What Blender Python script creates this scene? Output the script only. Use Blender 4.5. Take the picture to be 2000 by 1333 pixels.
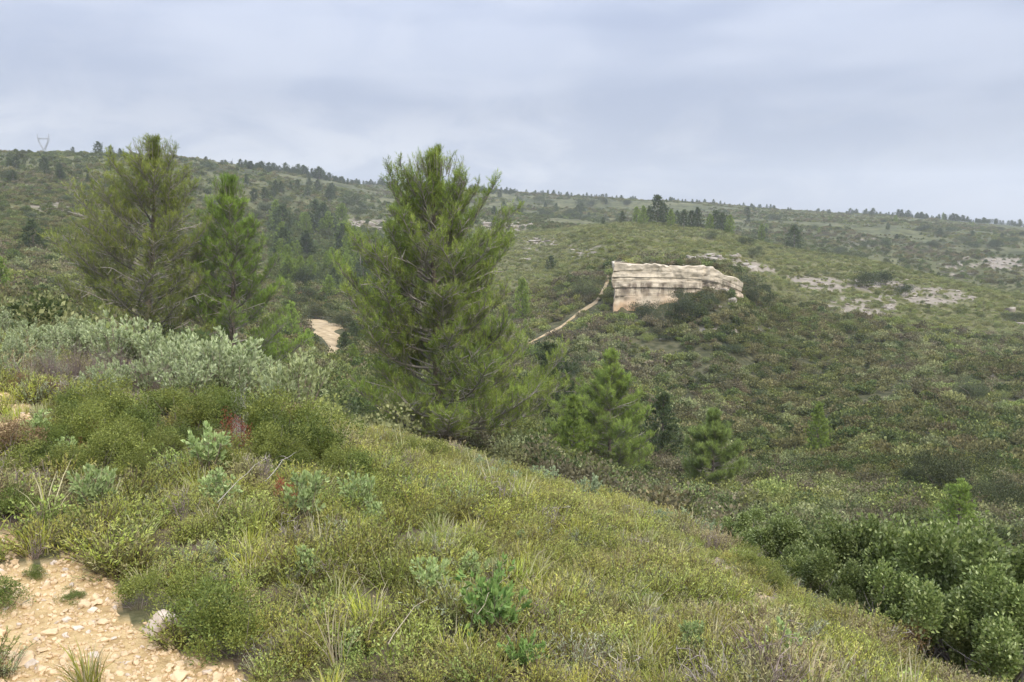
import bpy, math, random
import numpy as np
from math import radians as R_, pi
random.seed(5)
rng = np.random.default_rng(11)
D = bpy.data
for o in list(D.objects): D.objects.remove(o)
SC = bpy.context.scene
COL = SC.collection

# ------------------------------------------------------------------ camera
F_PX = 1540.0; HORIZON = 460.0
PITCH = math.atan((666.5 - HORIZON) / F_PX)
cam = D.cameras.new('camera'); cam.sensor_width = 36; cam.lens = 36 * F_PX / 2000
cam.clip_start = 0.05; cam.clip_end = 30000
camo = D.objects.new('camera', cam); COL.objects.link(camo)
camo.location = (0, 0, 0); camo.rotation_euler = (pi / 2 - PITCH, 0, 0)
SC.camera = camo

# ------------------------------------------------------------------ world, sun, exposure
W = D.worlds.new('World'); SC.world = W; W.use_nodes = True
nt = W.node_tree; nt.nodes.clear()
def N(t, kind, **kw):
    n = t.nodes.new(kind)
    for k, v in kw.items(): setattr(n, k, v)
    return n
out = N(nt, 'ShaderNodeOutputWorld'); bg = N(nt, 'ShaderNodeBackground')
SKY_STRENGTH = 0.1
bg.inputs['Strength'].default_value = SKY_STRENGTH
sky = N(nt, 'ShaderNodeTexSky', sky_type='NISHITA', sun_disc=False)
SUN_EL, SUN_ROT = R_(48), R_(-35)
sky.sun_elevation = SUN_EL; sky.sun_rotation = SUN_ROT
tc = N(nt, 'ShaderNodeTexCoord')
sep = N(nt, 'ShaderNodeSeparateXYZ'); nt.links.new(tc.outputs['Generated'], sep.inputs[0])
def ramp(t, stops, src):
    n = N(t, 'ShaderNodeValToRGB')
    e = n.color_ramp.elements
    while len(e) < len(stops): e.new(0.5)
    for el, (p, c) in zip(e, stops):
        el.position = p; el.color = (*c, 1) if len(c) == 3 else c
    t.links.new(src, n.inputs[0]); return n
def mapping(t, src, scale, rot=(0, 0, 0), loc=(0, 0, 0)):
    m = N(t, 'ShaderNodeMapping'); m.inputs['Scale'].default_value = scale
    m.inputs['Rotation'].default_value = rot; m.inputs['Location'].default_value = loc
    t.links.new(src, m.inputs[0]); return m.outputs[0]
def noise(t, src, scale, detail=4, rough=.5, dist=0):
    n = N(t, 'ShaderNodeTexNoise'); n.inputs['Scale'].default_value = scale
    n.inputs['Detail'].default_value = detail; n.inputs['Roughness'].default_value = rough
    n.inputs['Distortion'].default_value = dist
    if src: t.links.new(src, n.inputs['Vector'])
    return n.outputs['Fac']
def mixc(t, fac, a, b, mode='MIX'):
    n = N(t, 'ShaderNodeMix', data_type='RGBA', blend_type=mode)
    for s, v in (('Factor', fac), ('A', a), ('B', b)):
        i = [x for x in n.inputs if x.name == s and x.enabled and (s == 'Factor' and x.type == 'VALUE' or s != 'Factor' and x.type == 'RGBA')][0]
        if isinstance(v, (int, float)): i.default_value = v
        elif isinstance(v, tuple): i.default_value = (*v, 1)
        else: t.links.new(v, i)
    return [x for x in n.outputs if x.type == 'RGBA'][0]
def mth(t, op, a, b=None, clamp=False):
    n = N(t, 'ShaderNodeMath', operation=op); n.use_clamp = clamp
    for i, v in enumerate((a, b)):
        if v is None: continue
        if isinstance(v, (int, float)): n.inputs[i].default_value = v
        else: t.links.new(v, n.inputs[i])
    return n.outputs[0]
def mrange(t, v, a, b, c, d, smooth=False):
    n = N(t, 'ShaderNodeMapRange', interpolation_type='SMOOTHSTEP' if smooth else 'LINEAR')
    for i, x in enumerate((a, b, c, d)): n.inputs[i + 1].default_value = x
    t.links.new(v, n.inputs[0]); return n.outputs[0]
G = tc.outputs['Generated']
c1 = noise(nt, mapping(nt, G, (1.3, 1.3, 7.0), (0, R_(6), 0), (3.2, .6, 0)), 1.6, 3, .45)
c2 = noise(nt, mapping(nt, G, (1, 1, 2.4), (0, 0, 0), (7, 3, 1)), 6.5, 10, .62, .5)
el = mth(nt, 'MAXIMUM', sep.outputs[2], 0.0)
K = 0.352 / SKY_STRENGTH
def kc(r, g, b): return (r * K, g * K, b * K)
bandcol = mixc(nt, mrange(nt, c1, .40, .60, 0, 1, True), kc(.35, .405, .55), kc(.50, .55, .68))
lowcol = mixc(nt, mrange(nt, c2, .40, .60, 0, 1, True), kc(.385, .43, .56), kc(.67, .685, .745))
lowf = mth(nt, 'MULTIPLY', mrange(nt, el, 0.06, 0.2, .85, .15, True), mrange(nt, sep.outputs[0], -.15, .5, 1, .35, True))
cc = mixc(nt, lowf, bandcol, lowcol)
lift = mth(nt, 'ADD', mth(nt, 'MULTIPLY', mth(nt, 'POWER', el, 1.9), 5.8), 1.0)   # overcast gradient to the zenith, steepened to throw more light on the ground
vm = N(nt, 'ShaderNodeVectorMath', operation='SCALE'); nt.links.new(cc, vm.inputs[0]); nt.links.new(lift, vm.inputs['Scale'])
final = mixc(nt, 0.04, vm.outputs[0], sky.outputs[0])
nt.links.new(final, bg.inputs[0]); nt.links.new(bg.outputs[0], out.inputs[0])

sun = D.lights.new('sun', 'SUN'); sun.energy = 1.5; sun.angle = R_(28); sun.color = (1, .93, .80)
suno = D.objects.new('sun', sun); COL.objects.link(suno)
suno.rotation_euler = (pi / 2 - SUN_EL, 0, R_(180 - 0) + R_(35) + pi)   # high behind the left shoulder
vs = SC.view_settings; vs.view_transform = 'Standard'; vs.look = 'None'; vs.gamma = 1; vs.exposure = 1.3; vs.use_curve_mapping = False
SC.render.engine = 'CYCLES'
SC.cycles.max_bounces = 8; SC.cycles.diffuse_bounces = 3; SC.cycles.glossy_bounces = 1
SC.cycles.transmission_bounces = 3; SC.cycles.volume_bounces = 3; SC.cycles.transparent_max_bounces = 4
SC.cycles.use_denoising = True; SC.cycles.denoiser = 'OPENIMAGEDENOISE'; SC.cycles.denoising_input_passes = 'RGB_ALBEDO_NORMAL'; SC.cycles.denoising_prefilter = 'ACCURATE'

# ------------------------------------------------------------------ projection helpers (a ray of the view, cut with the real terrain)
cP, sP = math.cos(PITCH), math.sin(PITCH)
def ray(px, py):
    u = (px - 1000) / F_PX; v = (666.5 - py) / F_PX
    return np.array([u, cP + v * sP, -sP + v * cP])
def project(P):
    d = P[:, 1] * cP - P[:, 2] * sP
    ok = d > 0.01; dd = np.where(ok, d, 1)
    px = np.where(ok, 1000 + P[:, 0] / dd * F_PX, -9e3)
    py = np.where(ok, 666.5 - (P[:, 1] * sP + P[:, 2] * cP) / dd * F_PX, 9e3)
    return px, py

# value noise in numpy
_perm = rng.random(65536)
def vnoise(P, scale, seed=0):
    Q = np.asarray(P, float) * scale + seed * 17.31
    if Q.shape[1] == 2: Q = np.column_stack([Q, np.zeros(len(Q))])
    I = np.floor(Q).astype(np.int64); f = Q - I; f = f * f * (3 - 2 * f)
    r = 0
    for dx in (0, 1):
        for dy in (0, 1):
            for dz in (0, 1):
                h = ((I[:, 0] + dx) * 73856093 ^ (I[:, 1] + dy) * 19349663 ^ (I[:, 2] + dz) * 83492791) & 65535
                w = (f[:, 0] if dx else 1 - f[:, 0]) * (f[:, 1] if dy else 1 - f[:, 1]) * (f[:, 2] if dz else 1 - f[:, 2])
                r = r + w * _perm[h]
    return r * 2 - 1
def fbm(P, scale, octs=4, seed=0, gain=.5):
    a, r, t = 1, 0, 0
    for k in range(octs):
        r = r + a * vnoise(P, scale * 2 ** k, seed + k); t += a; a *= gain
    return r / t

# ------------------------------------------------------------------ terrain: distance profiles of the hills along several sight lines
PROF = {
 -500: [(2.6,1300),(4,1010),(7,790),(11,680),(14,640),(22,640),(40,610),(60,580),(100,500),(130,450),(200,380),(300,325),(360,308),(500,318)],
 0:    [(2.8,1333),(3.85,1100),(7,800),(11,690),(14,668),(20,672),(40,640),(60,620),(100,548),(130,505),(200,425),(300,338),(360,305),(500,320)],
 120:  [(2.8,1333),(3.95,1090),(7,815),(11,705),(14,685),(20,690),(40,650),(60,630),(100,552),(130,510),(200,425),(300,338),(365,307),(500,322)],
 250:  [(2.85,1333),(4.05,1080),(7,830),(10,750),(12.5,725),(18,735),(35,690),(60,650),(110,560),(200,440),(300,345),(380,303),(500,312)],
 380:  [(2.9,1333),(4.1,1080),(7,850),(10,775),(12.5,752),(20,770),(35,725),(65,670),(120,580),(190,480),(290,380),(410,315),(520,322)],
 500:  [(2.95,1333),(4.2,1080),(7,875),(10,800),(12,785),(20,810),(35,765),(70,695),(120,608),(180,520),(260,440),(340,375),(440,334),(540,340)],
 650:  [(3,1333),(4.3,1090),(7,905),(10,840),(12,825),(16,850),(22,855),(45,775),(85,692),(120,622),(150,580),(190,540),(240,490),(290,445),(380,395),(500,358),(620,362)],
 760:  [(3,1333),(4.4,1095),(7,925),(10,860),(12,842),(16,862),(22,862),(42,800),(80,712),(110,660),(150,600),(190,545),(240,490),(290,450),(400,410),(520,380),(650,366)],
 850:  [(3.05,1333),(4.5,1100),(7,945),(10,880),(13,856),(17,866),(22,862),(38,835),(65,765),(95,705),(130,630),(180,550),(240,480),(300,440),(400,410),(520,385),(650,368)],
 1050: [(3.1,1333),(4.8,1125),(7,1005),(10,940),(13,915),(19,945),(34,915),(52,860),(72,775),(98,688),(130,610),(170,545),(220,490),(270,455),(330,440),(420,425),(520,400),(650,380)],
 1200: [(3.2,1333),(5,1150),(7.5,1030),(11,960),(13,955),(18,1000),(34,975),(52,890),(74,800),(98,700),(117,618),(150,518),(185,470),(230,444),(270,440),(340,455),(450,425),(650,392)],
 1300: [(3.25,1333),(5,1170),(7.5,1055),(10.5,1000),(12.5,995),(18,1040),(32,1005),(50,920),(74,820),(98,720),(117,617),(150,518),(185,475),(230,447),(262,442),(340,460),(450,430),(650,396)],
 1400: [(3.3,1333),(5,1195),(7.5,1085),(9.5,1045),(11.5,1045),(16,1090),(30,1040),(50,945),(74,835),(100,700),(118,590),(150,515),(185,480),(225,457),(245,455),(330,470),(450,436),(650,402)],
 1500: [(3.3,1340),(4.8,1230),(7,1135),(8.5,1100),(10.5,1105),(14,1160),(27,1080),(45,975),(60,920),(85,820),(110,700),(135,615),(165,545),(200,500),(235,476),(260,478),(330,482),(450,442),(650,408)],
 1700: [(3.6,1390),(5,1300),(6.5,1240),(7.5,1250),(9,1300),(14,1250),(25,1130),(42,1000),(58,920),(80,830),(110,725),(135,650),(165,590),(200,540),(228,512),(250,516),(310,525),(380,482),(480,445),(650,418)],
 1850: [(4,1420),(5,1370),(6.2,1340),(7.5,1360),(10,1360),(14,1290),(25,1150),(42,1010),(58,930),(80,840),(110,740),(135,675),(165,620),(195,575),(218,550),(240,556),(300,545),(370,505),(450,468),(650,428)],
 2000: [(4.2,1440),(6,1390),(7.5,1400),(10,1380),(14,1300),(25,1160),(42,1025),(58,945),(80,860),(110,755),(135,690),(165,640),(195,602),(212,585),(235,590),(290,565),(350,525),(430,490),(540,460),(650,444)],
 2500: [(4.4,1480),(7.5,1440),(12,1380),(25,1180),(42,1040),(58,960),(80,890),(110,800),(135,740),(165,700),(200,670),(260,640),(350,580),(450,530),(650,480)],
}
for px in PROF:      # the herbs stand some 15 cm above the soil of the lip
    a = np.interp(px, [500, 650, 850, 1000, 1500, 1700], [0, 12, 28, 34, 24, 0])
    PROF[px] = [(Y, py + a * np.interp(Y, [4, 8, 14, 30], [0, 1, 1, 0])) for Y, py in PROF[px]]
ctl = []
for px, prof in PROF.items():
    for Y, py in prof:
        d = ray(px, py); p = d * Y / d[1] if Y < 40 else d * Y / math.hypot(d[0], d[1])
        ctl.append(p)
    d = ray(px, prof[-1][1]); az = math.atan2(d[0], d[1])
    s_last = ctl[-1][2] / math.hypot(ctl[-1][0], ctl[-1][1])
    for r, k in ((900, .82), (1300, .72), (2500, .45)):
        ctl.append(np.array([math.sin(az) * r, math.cos(az) * r, s_last * k * r]))
    for r in (1.0, 2.0, .3):
        ctl.append(np.array([math.sin(az) * r, math.cos(az) * r, -1.58 - .10 * math.sin(az) * r]))
ctl = np.array(ctl)
cr = np.hypot(ctl[:, 0], ctl[:, 1]); caz = np.arctan2(ctl[:, 0], ctl[:, 1])
AZK = 2.6; C2 = .07 ** 2
cx = np.column_stack([caz * AZK, np.log(cr)])
cq = ctl[:, 2] / (cr + 3)
def kern(A, B): return np.sqrt(((A[:, None, :] - B[None]) ** 2).sum(2) + C2)
n = len(cx)
A = np.zeros((n + 3, n + 3)); A[:n, :n] = -kern(cx, cx) - 1e-3 * np.eye(n)
A[:n, n] = 1; A[n, :n] = 1; A[:n, n + 1:] = cx; A[n + 1:, :n] = cx.T
sol = np.linalg.solve(A, np.concatenate([cq, [0, 0, 0]]))
def q_eval(az, lr):
    X = np.column_stack([az * AZK, lr]); o = np.empty(len(X))
    for i in range(0, len(X), 20000):
        x = X[i:i + 20000]
        o[i:i + 20000] = -kern(x, cx) @ sol[:n] + sol[n] + x @ sol[n + 1:]
    return o
AZ = R_(1) * np.concatenate([np.linspace(-180, -50, 44)[:-1], np.linspace(-50, -38, 40)[:-1], np.linspace(-38, 38, 480), np.linspace(38, 50, 40)[1:], np.linspace(50, 180, 44)[1:]])
LR = np.concatenate([np.linspace(math.log(.3), math.log(25), 150)[:-1], np.linspace(math.log(25), math.log(700), 270)[:-1], np.linspace(math.log(700), math.log(2400), 30)])
gaz, glr = np.meshgrid(AZ, LR, indexing='ij')
gr = np.exp(glr)
azc = np.clip(gaz, -R_(48), R_(48))
q = q_eval(azc.ravel(), glr.ravel()).reshape(gaz.shape)
zfront = q * (gr + 3)
w = np.clip((np.abs(gaz) - R_(50)) / R_(110), 0, 1); w = w * w * (3 - 2 * w)
zback = np.where(gr < 30, -1.58, -1.58 + (gr - 30) * .01)
GZ = zfront * (1 - w) + zback * w
gx, gy = np.sin(gaz) * gr, np.cos(gaz) * gr
flat = np.column_stack([gx.ravel(), gy.ravel()])
def sst(v, a, b):
    t = np.clip((v - a) / (b - a), 0, 1); return t * t * (3 - 2 * t)
rr = gr.ravel()
dz = fbm(flat, 1 / 45., 3, 1) * 2.2 * sst(rr, 70, 200) + fbm(flat, 1 / 9., 2, 7) * .5 * sst(rr, 25, 60) * (1 - .6 * sst(rr, 300, 500)) \
   + fbm(flat, 1 / 1.6, 3, 3) * .07 * sst(rr, 1, 4) + vnoise(flat, 1 / 150., 4) * 3 * sst(rr, 250, 420)
GZ = GZ + dz.reshape(GZ.shape)

# the block of rock that the cliff is the face of
def at_z(px, py, Y):
    d = ray(px, py); return d * Y / d[1]
CL_A, CL_B = at_z(1196, 517, 116.5), at_z(1452, 540, 121.5)
cdir = (CL_B - CL_A)[:2]; clen = np.linalg.norm(cdir); cdir /= clen; cnor = np.array([-cdir[1], cdir[0]])  # cnor points away from the camera
rel = flat - CL_A[:2]; cu = rel @ cdir; cv = rel @ cnor
def cliff_top(u): return np.interp(u / clen, [0, .2, .7, .8, 1.0], [CL_A[2], CL_A[2] + .05, CL_A[2] - .25, CL_A[2] - .5, CL_B[2] - .6])
blk = sst(cv, .6, 2.2) * sst(cu - .42 * np.clip(cv, 0, 20), .3, 2.2) * (1 - sst(cu, clen * .93, clen * 1.05)) * (1 - sst(cv, 18, 34))
ztop = cliff_top(cu) + .03 * np.clip(cv, 0, 40) - .35
gzf = GZ.ravel(); gzf = np.where(blk > 0, np.maximum(gzf, gzf * (1 - blk) + ztop * blk), gzf); GZ = gzf.reshape(GZ.shape)

def height(x, y):
    x = np.asarray(x, float); y = np.asarray(y, float)
    az = np.arctan2(x, y); lr = np.log(np.maximum(np.hypot(x, y), .31))
    i = np.clip(np.searchsorted(AZ, az) - 1, 0, len(AZ) - 2); j = np.clip(np.searchsorted(LR, lr) - 1, 0, len(LR) - 2)
    fi = np.clip((az - AZ[i]) / (AZ[i + 1] - AZ[i]), 0, 1); fj = np.clip((lr - LR[j]) / (LR[j + 1] - LR[j]), 0, 1)
    return (GZ[i, j] * (1 - fi) + GZ[i + 1, j] * fi) * (1 - fj) + (GZ[i, j + 1] * (1 - fi) + GZ[i + 1, j + 1] * fi) * fj
RS = np.exp(np.linspace(math.log(1.2), math.log(1500), 2600))
def hit(px, py, rmin=0):
    """the visible ground point along the sight line through (px, py)"""
    d = ray(px, py); h = math.hypot(d[0], d[1]); P = d[None] * (RS / h)[:, None]
    below = (P[:, 2] < height(P[:, 0], P[:, 1])) & (RS > rmin)
    k = int(np.argmax(below)) if below.any() else len(RS) - 1
    p = P[k]; return np.array([p[0], p[1], float(height(p[0], p[1]))])
def on(px, Y):
    """the ground point at forward distance Y in the column px"""
    z = 0.
    for _ in range(6):
        x = (px - 1000) / F_PX * (Y * cP - z * sP); z = float(height(x, Y))
    return np.array([x, Y, z])
def h_top(p, py):
    d = ray(1000, py); z = d[2] / d[1] * p[1]; return z - p[2]

def pip(px, py, poly):
    inside = np.zeros(len(px), bool); n = len(poly)
    for i in range(n):
        x0, y0 = poly[i]; x1, y1 = poly[(i + 1) % n]
        c = ((y0 > py) != (y1 > py)) & (px < (x1 - x0) * (py - y0) / (y1 - y0 + 1e-9) + x0)
        inside ^= c
    return inside
ROCK = [  # bare limestone patches of the far slopes: outline, distance range, cover
 ([(1535,538),(1640,545),(1760,548),(1790,560),(1720,568),(1650,566),(1600,570),(1560,560)],110,260,.8),
 ([(1600,592),(1660,580),(1700,572),(1745,590),(1735,620),(1690,632),(1630,628),(1600,612)],110,240,.6),
 ([(1755,560),(1850,562),(1905,578),(1900,592),(1850,590),(1810,598),(1770,592)],110,240,.8),
 ([(1730,575),(1748,575),(1745,625),(1728,622)],110,240,.8),
 ([(1905,508),(1960,505),(2010,508),(2010,528),(1960,530),(1920,522)],240,500,.8),
 ([(1830,515),(1900,500),(1905,540),(1840,540)],240,500,.3),
 ([(1960,600),(1995,600),(1990,640),(1965,620)],110,240,.4),
 ([(1360,500),(1420,495),(1500,520),(1520,530),(1430,530),(1380,520)],119,220,.6),
 ([(1020,470),(1080,462),(1100,480),(1050,490),(1020,488)],150,330,.6),
 ([(1110,480),(1170,475),(1180,510),(1130,505)],150,330,.45),
 ([(60,395),(130,390),(135,410),(90,425),(60,430)],150,330,.4),
 ([(1360,640),(1440,642),(1440,655),(1370,652)],90,140,.7),
 ([(1470,640),(1500,640),(1480,680),(1465,678)],90,140,.4),
 ([(1930,720),(1965,720),(1965,735),(1935,735)],60,160,.8),
 ([(650,425),(700,428),(745,432),(755,455),(720,455),(680,445)],180,420,.5),
 ([(940,430),(1040,440),(1020,465),(950,455)],200,420,.5),
 ([(1630,465),(1720,465),(1720,480),(1640,482)],260,520,.3)]
GRAVEL = [(-900,1060),(0,1095),(70,1105),(130,1075),(190,1105),(235,1150),(225,1195),(262,1225),(330,1240),(350,1272),(440,1290),(500,1345),(560,1500),(900,2600),(-3000,2600)]
PALE = [[(-60,765),(40,770),(66,800),(60,850),(30,880),(-60,880)],[(690,815),(730,820),(790,855),(790,872),(740,860)],[(500,975),(560,985),(560,1030),(515,1020)],[(-60,1040),(30,1040),(60,1090),(-60,1095)]]
BARE = [[(1330,1090),(1420,1090),(1440,1130),(1370,1130)],[(1430,1150),(1560,1160),(1640,1230),(1600,1260),(1480,1210)],[(1120,930),(1200,960),(1240,1000),(1160,980)],[(1720,1260),(1800,1290),(1900,1345),(1780,1345)]]
def masks(P):
    px, py = project(P); r = np.hypot(P[:, 0], P[:, 1])
    edge = vnoise(P[:, :2], 3.0, 5) * 14 + vnoise(P[:, :2], 9.0, 6) * 8
    g = np.zeros(len(P)); near = r < 14
    g[near & pip(px + edge, py + edge, GRAVEL)] = 1
    g[(r < 2.9) & (P[:, 0] < .3 + .3 * vnoise(P[:, :2], 1.1, 8)) & (py > 1333)] = 1
    for q in PALE: g[near & pip(px + edge * .6, py + edge * .6, q)] = .8
    b = np.zeros(len(P))
    for q in BARE: b[near & pip(px + edge, py + edge, q)] = 1
    k = np.zeros(len(P)); nz = vnoise(P[:, :2], 1 / 2.2, 9) * .6 + vnoise(P[:, :2], 1 / .9, 10) * .4
    nx = vnoise(P[:, :2], 1 / 6., 12) * 6
    for q, a, c, cov in ROCK:
        m = (r > a) & (r < c) & pip(px + nx, py + nx * .5, q)
        k[m & (nz < (cov * 2 - 1) * .55)] = 1
    return g, b, k

# ------------------------------------------------------------------ mesh helpers
def mk(name, V, Fc, mat, col=None, smooth=False):
    V = np.ascontiguousarray(V, np.float32); Fc = np.ascontiguousarray(Fc, np.int32)
    me = D.meshes.new(name); k = Fc.shape[1]
    me.vertices.add(len(V)); me.vertices.foreach_set('co', V.ravel())
    me.loops.add(Fc.size); me.loops.foreach_set('vertex_index', Fc.ravel())
    me.polygons.add(len(Fc)); me.polygons.foreach_set('loop_start', np.arange(0, Fc.size, k, dtype=np.int32))
    if smooth: me.polygons.foreach_set('use_smooth', np.ones(len(Fc), bool))
    if col is not None:
        a = me.attributes.new('tint', 'FLOAT_COLOR', 'POINT')
        c = np.ones((len(V), 4), np.float32); c[:, :3] = col; a.data.foreach_set('color', c.ravel())
    if mat: me.materials.append(mat)
    me.update(calc_edges=True); return me
def ob(name, me, parent=None):
    o = D.objects.new(name, me); COL.objects.link(o)
    if parent: o.parent = parent
    return o
def tag(o, label=None, cat=None, group=None, kind=None):
    for k, v in (('label', label), ('category', cat), ('group', group), ('kind', kind)):
        if v: o[k] = v
    return o
def frames(dirs, roll=None):
    d = dirs / (np.linalg.norm(dirs, axis=1, keepdims=True) + 1e-9)
    a = rng.normal(size=d.shape) if roll is None else roll
    x = np.cross(d, a); x /= np.linalg.norm(x, axis=1, keepdims=True) + 1e-9
    y = np.cross(d, x); return np.stack([x, y, d], 2)      # columns
class Geo:
    def __init__(s): s.v, s.f, s.c, s.n = [], [], [], 0
    def add(s, V, Fc, C):
        s.v.append(V); s.f.append(Fc + s.n); s.n += len(V)
        s.c.append(np.broadcast_to(C, (len(V), 3)))
    def scatter(s, bV, bF, pos, Rm, sc, C):
        n = len(pos)
        if not n: return
        sc = np.asarray(sc, float); sc = np.broadcast_to(sc, (n,)) if sc.ndim < 2 else sc
        B = bV[None] * (sc[:, None, None] if sc.ndim == 1 else sc[:, None, :])
        V = np.einsum('nij,nkj->nki', Rm, B) + pos[:, None]
        Fc = (bF[None] + (np.arange(n) * len(bV))[:, None, None]).reshape(-1, bF.shape[1])
        Cc = np.repeat(np.asarray(C, float).reshape(n, 3), len(bV), 0)
        s.add(V.reshape(-1, 3), Fc, Cc)
    def tube(s, pts, rad, C, sides=5):
        pts = np.asarray(pts, float); m = len(pts); rad = np.broadcast_to(rad, (m,))
        tg = np.gradient(pts, axis=0); Fr = frames(tg, np.tile([.31, .87, .12], (m, 1)))
        a = np.arange(sides) * 2 * pi / sides
        V = pts[:, None] + rad[:, None, None] * (np.cos(a)[None, :, None] * Fr[:, None, :, 0] + np.sin(a)[None, :, None] * Fr[:, None, :, 1])
        i = np.arange(m - 1)[:, None] * sides; j = np.arange(sides)[None]; j2 = (j + 1) % sides
        q = np.stack([i + j, i + j2, i + sides + j2, i + sides + j], 2).reshape(-1, 4)
        s.add(V.reshape(-1, 3), np.concatenate([q[:, [0, 1, 2]], q[:, [0, 2, 3]]]), C)
    def mesh(s, name, mat, smooth=False):
        return mk(name, np.concatenate(s.v), np.concatenate(s.f), mat, np.concatenate(s.c), smooth)
def rcol(n, a, b, jit=.12):
    """n colours between a and b, each a little lighter or darker"""
    t = rng.random((n, 1)); return (np.array(a) * (1 - t) + np.array(b) * t) * (1 + rng.normal(size=(n, 1)) * jit).clip(.5, 1.6)

# ------------------------------------------------------------------ materials
def new_mat(name):
    m = D.materials.new(name); m.use_nodes = True; t = m.node_tree; t.nodes.clear()
    return m, t, N(t, 'ShaderNodeOutputMaterial')
def leaf_mat(name, rough=.6, transl=.25, var=.25, patch=None, pscale=.12, spec=.25, gain=1.):
    """colour comes from each leaf's own tint; every plant differs a little, and patches of ground carry different plants"""
    m, t, o = new_mat(name)
    a = N(t, 'ShaderNodeAttribute', attribute_name='tint'); oi = N(t, 'ShaderNodeObjectInfo')
    c = a.outputs['Color']
    k = mrange(t, oi.outputs['Random'], 0, 1, (1 - var) * gain, (1 + var) * gain)
    vmn = N(t, 'ShaderNodeVectorMath', operation='SCALE'); t.links.new(c, vmn.inputs[0]); t.links.new(k, vmn.inputs['Scale']); c = vmn.outputs[0]
    if patch:
        f = noise(t, oi.outputs['Location'], pscale, 3, .6)
        c = mixc(t, mrange(t, f, .38, .62, 0, 1), c, mixc(t, 1.0, c, patch, 'MULTIPLY'))
        h = N(t, 'ShaderNodeHueSaturation'); wn = N(t, 'ShaderNodeTexWhiteNoise', noise_dimensions='1D'); t.links.new(oi.outputs['Random'], wn.inputs['W'])
        t.links.new(mrange(t, wn.outputs[0], 0, 1, .475, .515), h.inputs['Hue']); t.links.new(c, h.inputs['Color']); c = h.outputs[0]
    b = N(t, 'ShaderNodeBsdfPrincipled'); t.links.new(c, b.inputs['Base Color']); b.inputs['Roughness'].default_value = rough
    b.inputs['Specular IOR Level'].default_value = spec
    tr = N(t, 'ShaderNodeBsdfTranslucent'); t.links.new(c, tr.inputs[0])
    mx = N(t, 'ShaderNodeMixShader'); mx.inputs[0].default_value = transl
    t.links.new(b.outputs[0], mx.inputs[1]); t.links.new(tr.outputs[0], mx.inputs[2]); t.links.new(mx.outputs[0], o.inputs[0])
    return m
def bark_mat(name):
    m, t, o = new_mat(name); a = N(t, 'ShaderNodeAttribute', attribute_name='tint'); tc = N(t, 'ShaderNodeTexCoord')
    f = noise(t, mapping(t, tc.outputs['Object'], (14, 14, 4)), 3, 5)
    c = mixc(t, 1.0, a.outputs['Color'], ramp(t, [(.3, (.6, .6, .6)), (.7, (1.3, 1.25, 1.2))], f).outputs[0], 'MULTIPLY')
    b = N(t, 'ShaderNodeBsdfPrincipled'); b.inputs['Roughness'].default_value = .9; t.links.new(c, b.inputs['Base Color'])
    bp = N(t, 'ShaderNodeBump'); bp.inputs['Strength'].default_value = .6; t.links.new(f, bp.inputs['Height']); t.links.new(bp.outputs[0], b.inputs['Normal'])
    t.links.new(b.outputs[0], o.inputs[0]); return m
M_PINE = leaf_mat('pine_needles', .55, .45, .12, gain=1.5)
M_LEAF = leaf_mat('shrub_leaves', .55, .25, .22, gain=1.2)
M_SILVER = leaf_mat('silver_leaves', .75, .25, .14)
M_SCRUB = leaf_mat('scrub_leaves', .65, .28, .32, (.80, .83, .66), .05, gain=1.38)
M_HERB = leaf_mat('herb_leaves', .65, .3, .28, (.92, 1.0, .86), .55, gain=1.26)
M_BARK = bark_mat('grey_bark')

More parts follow.
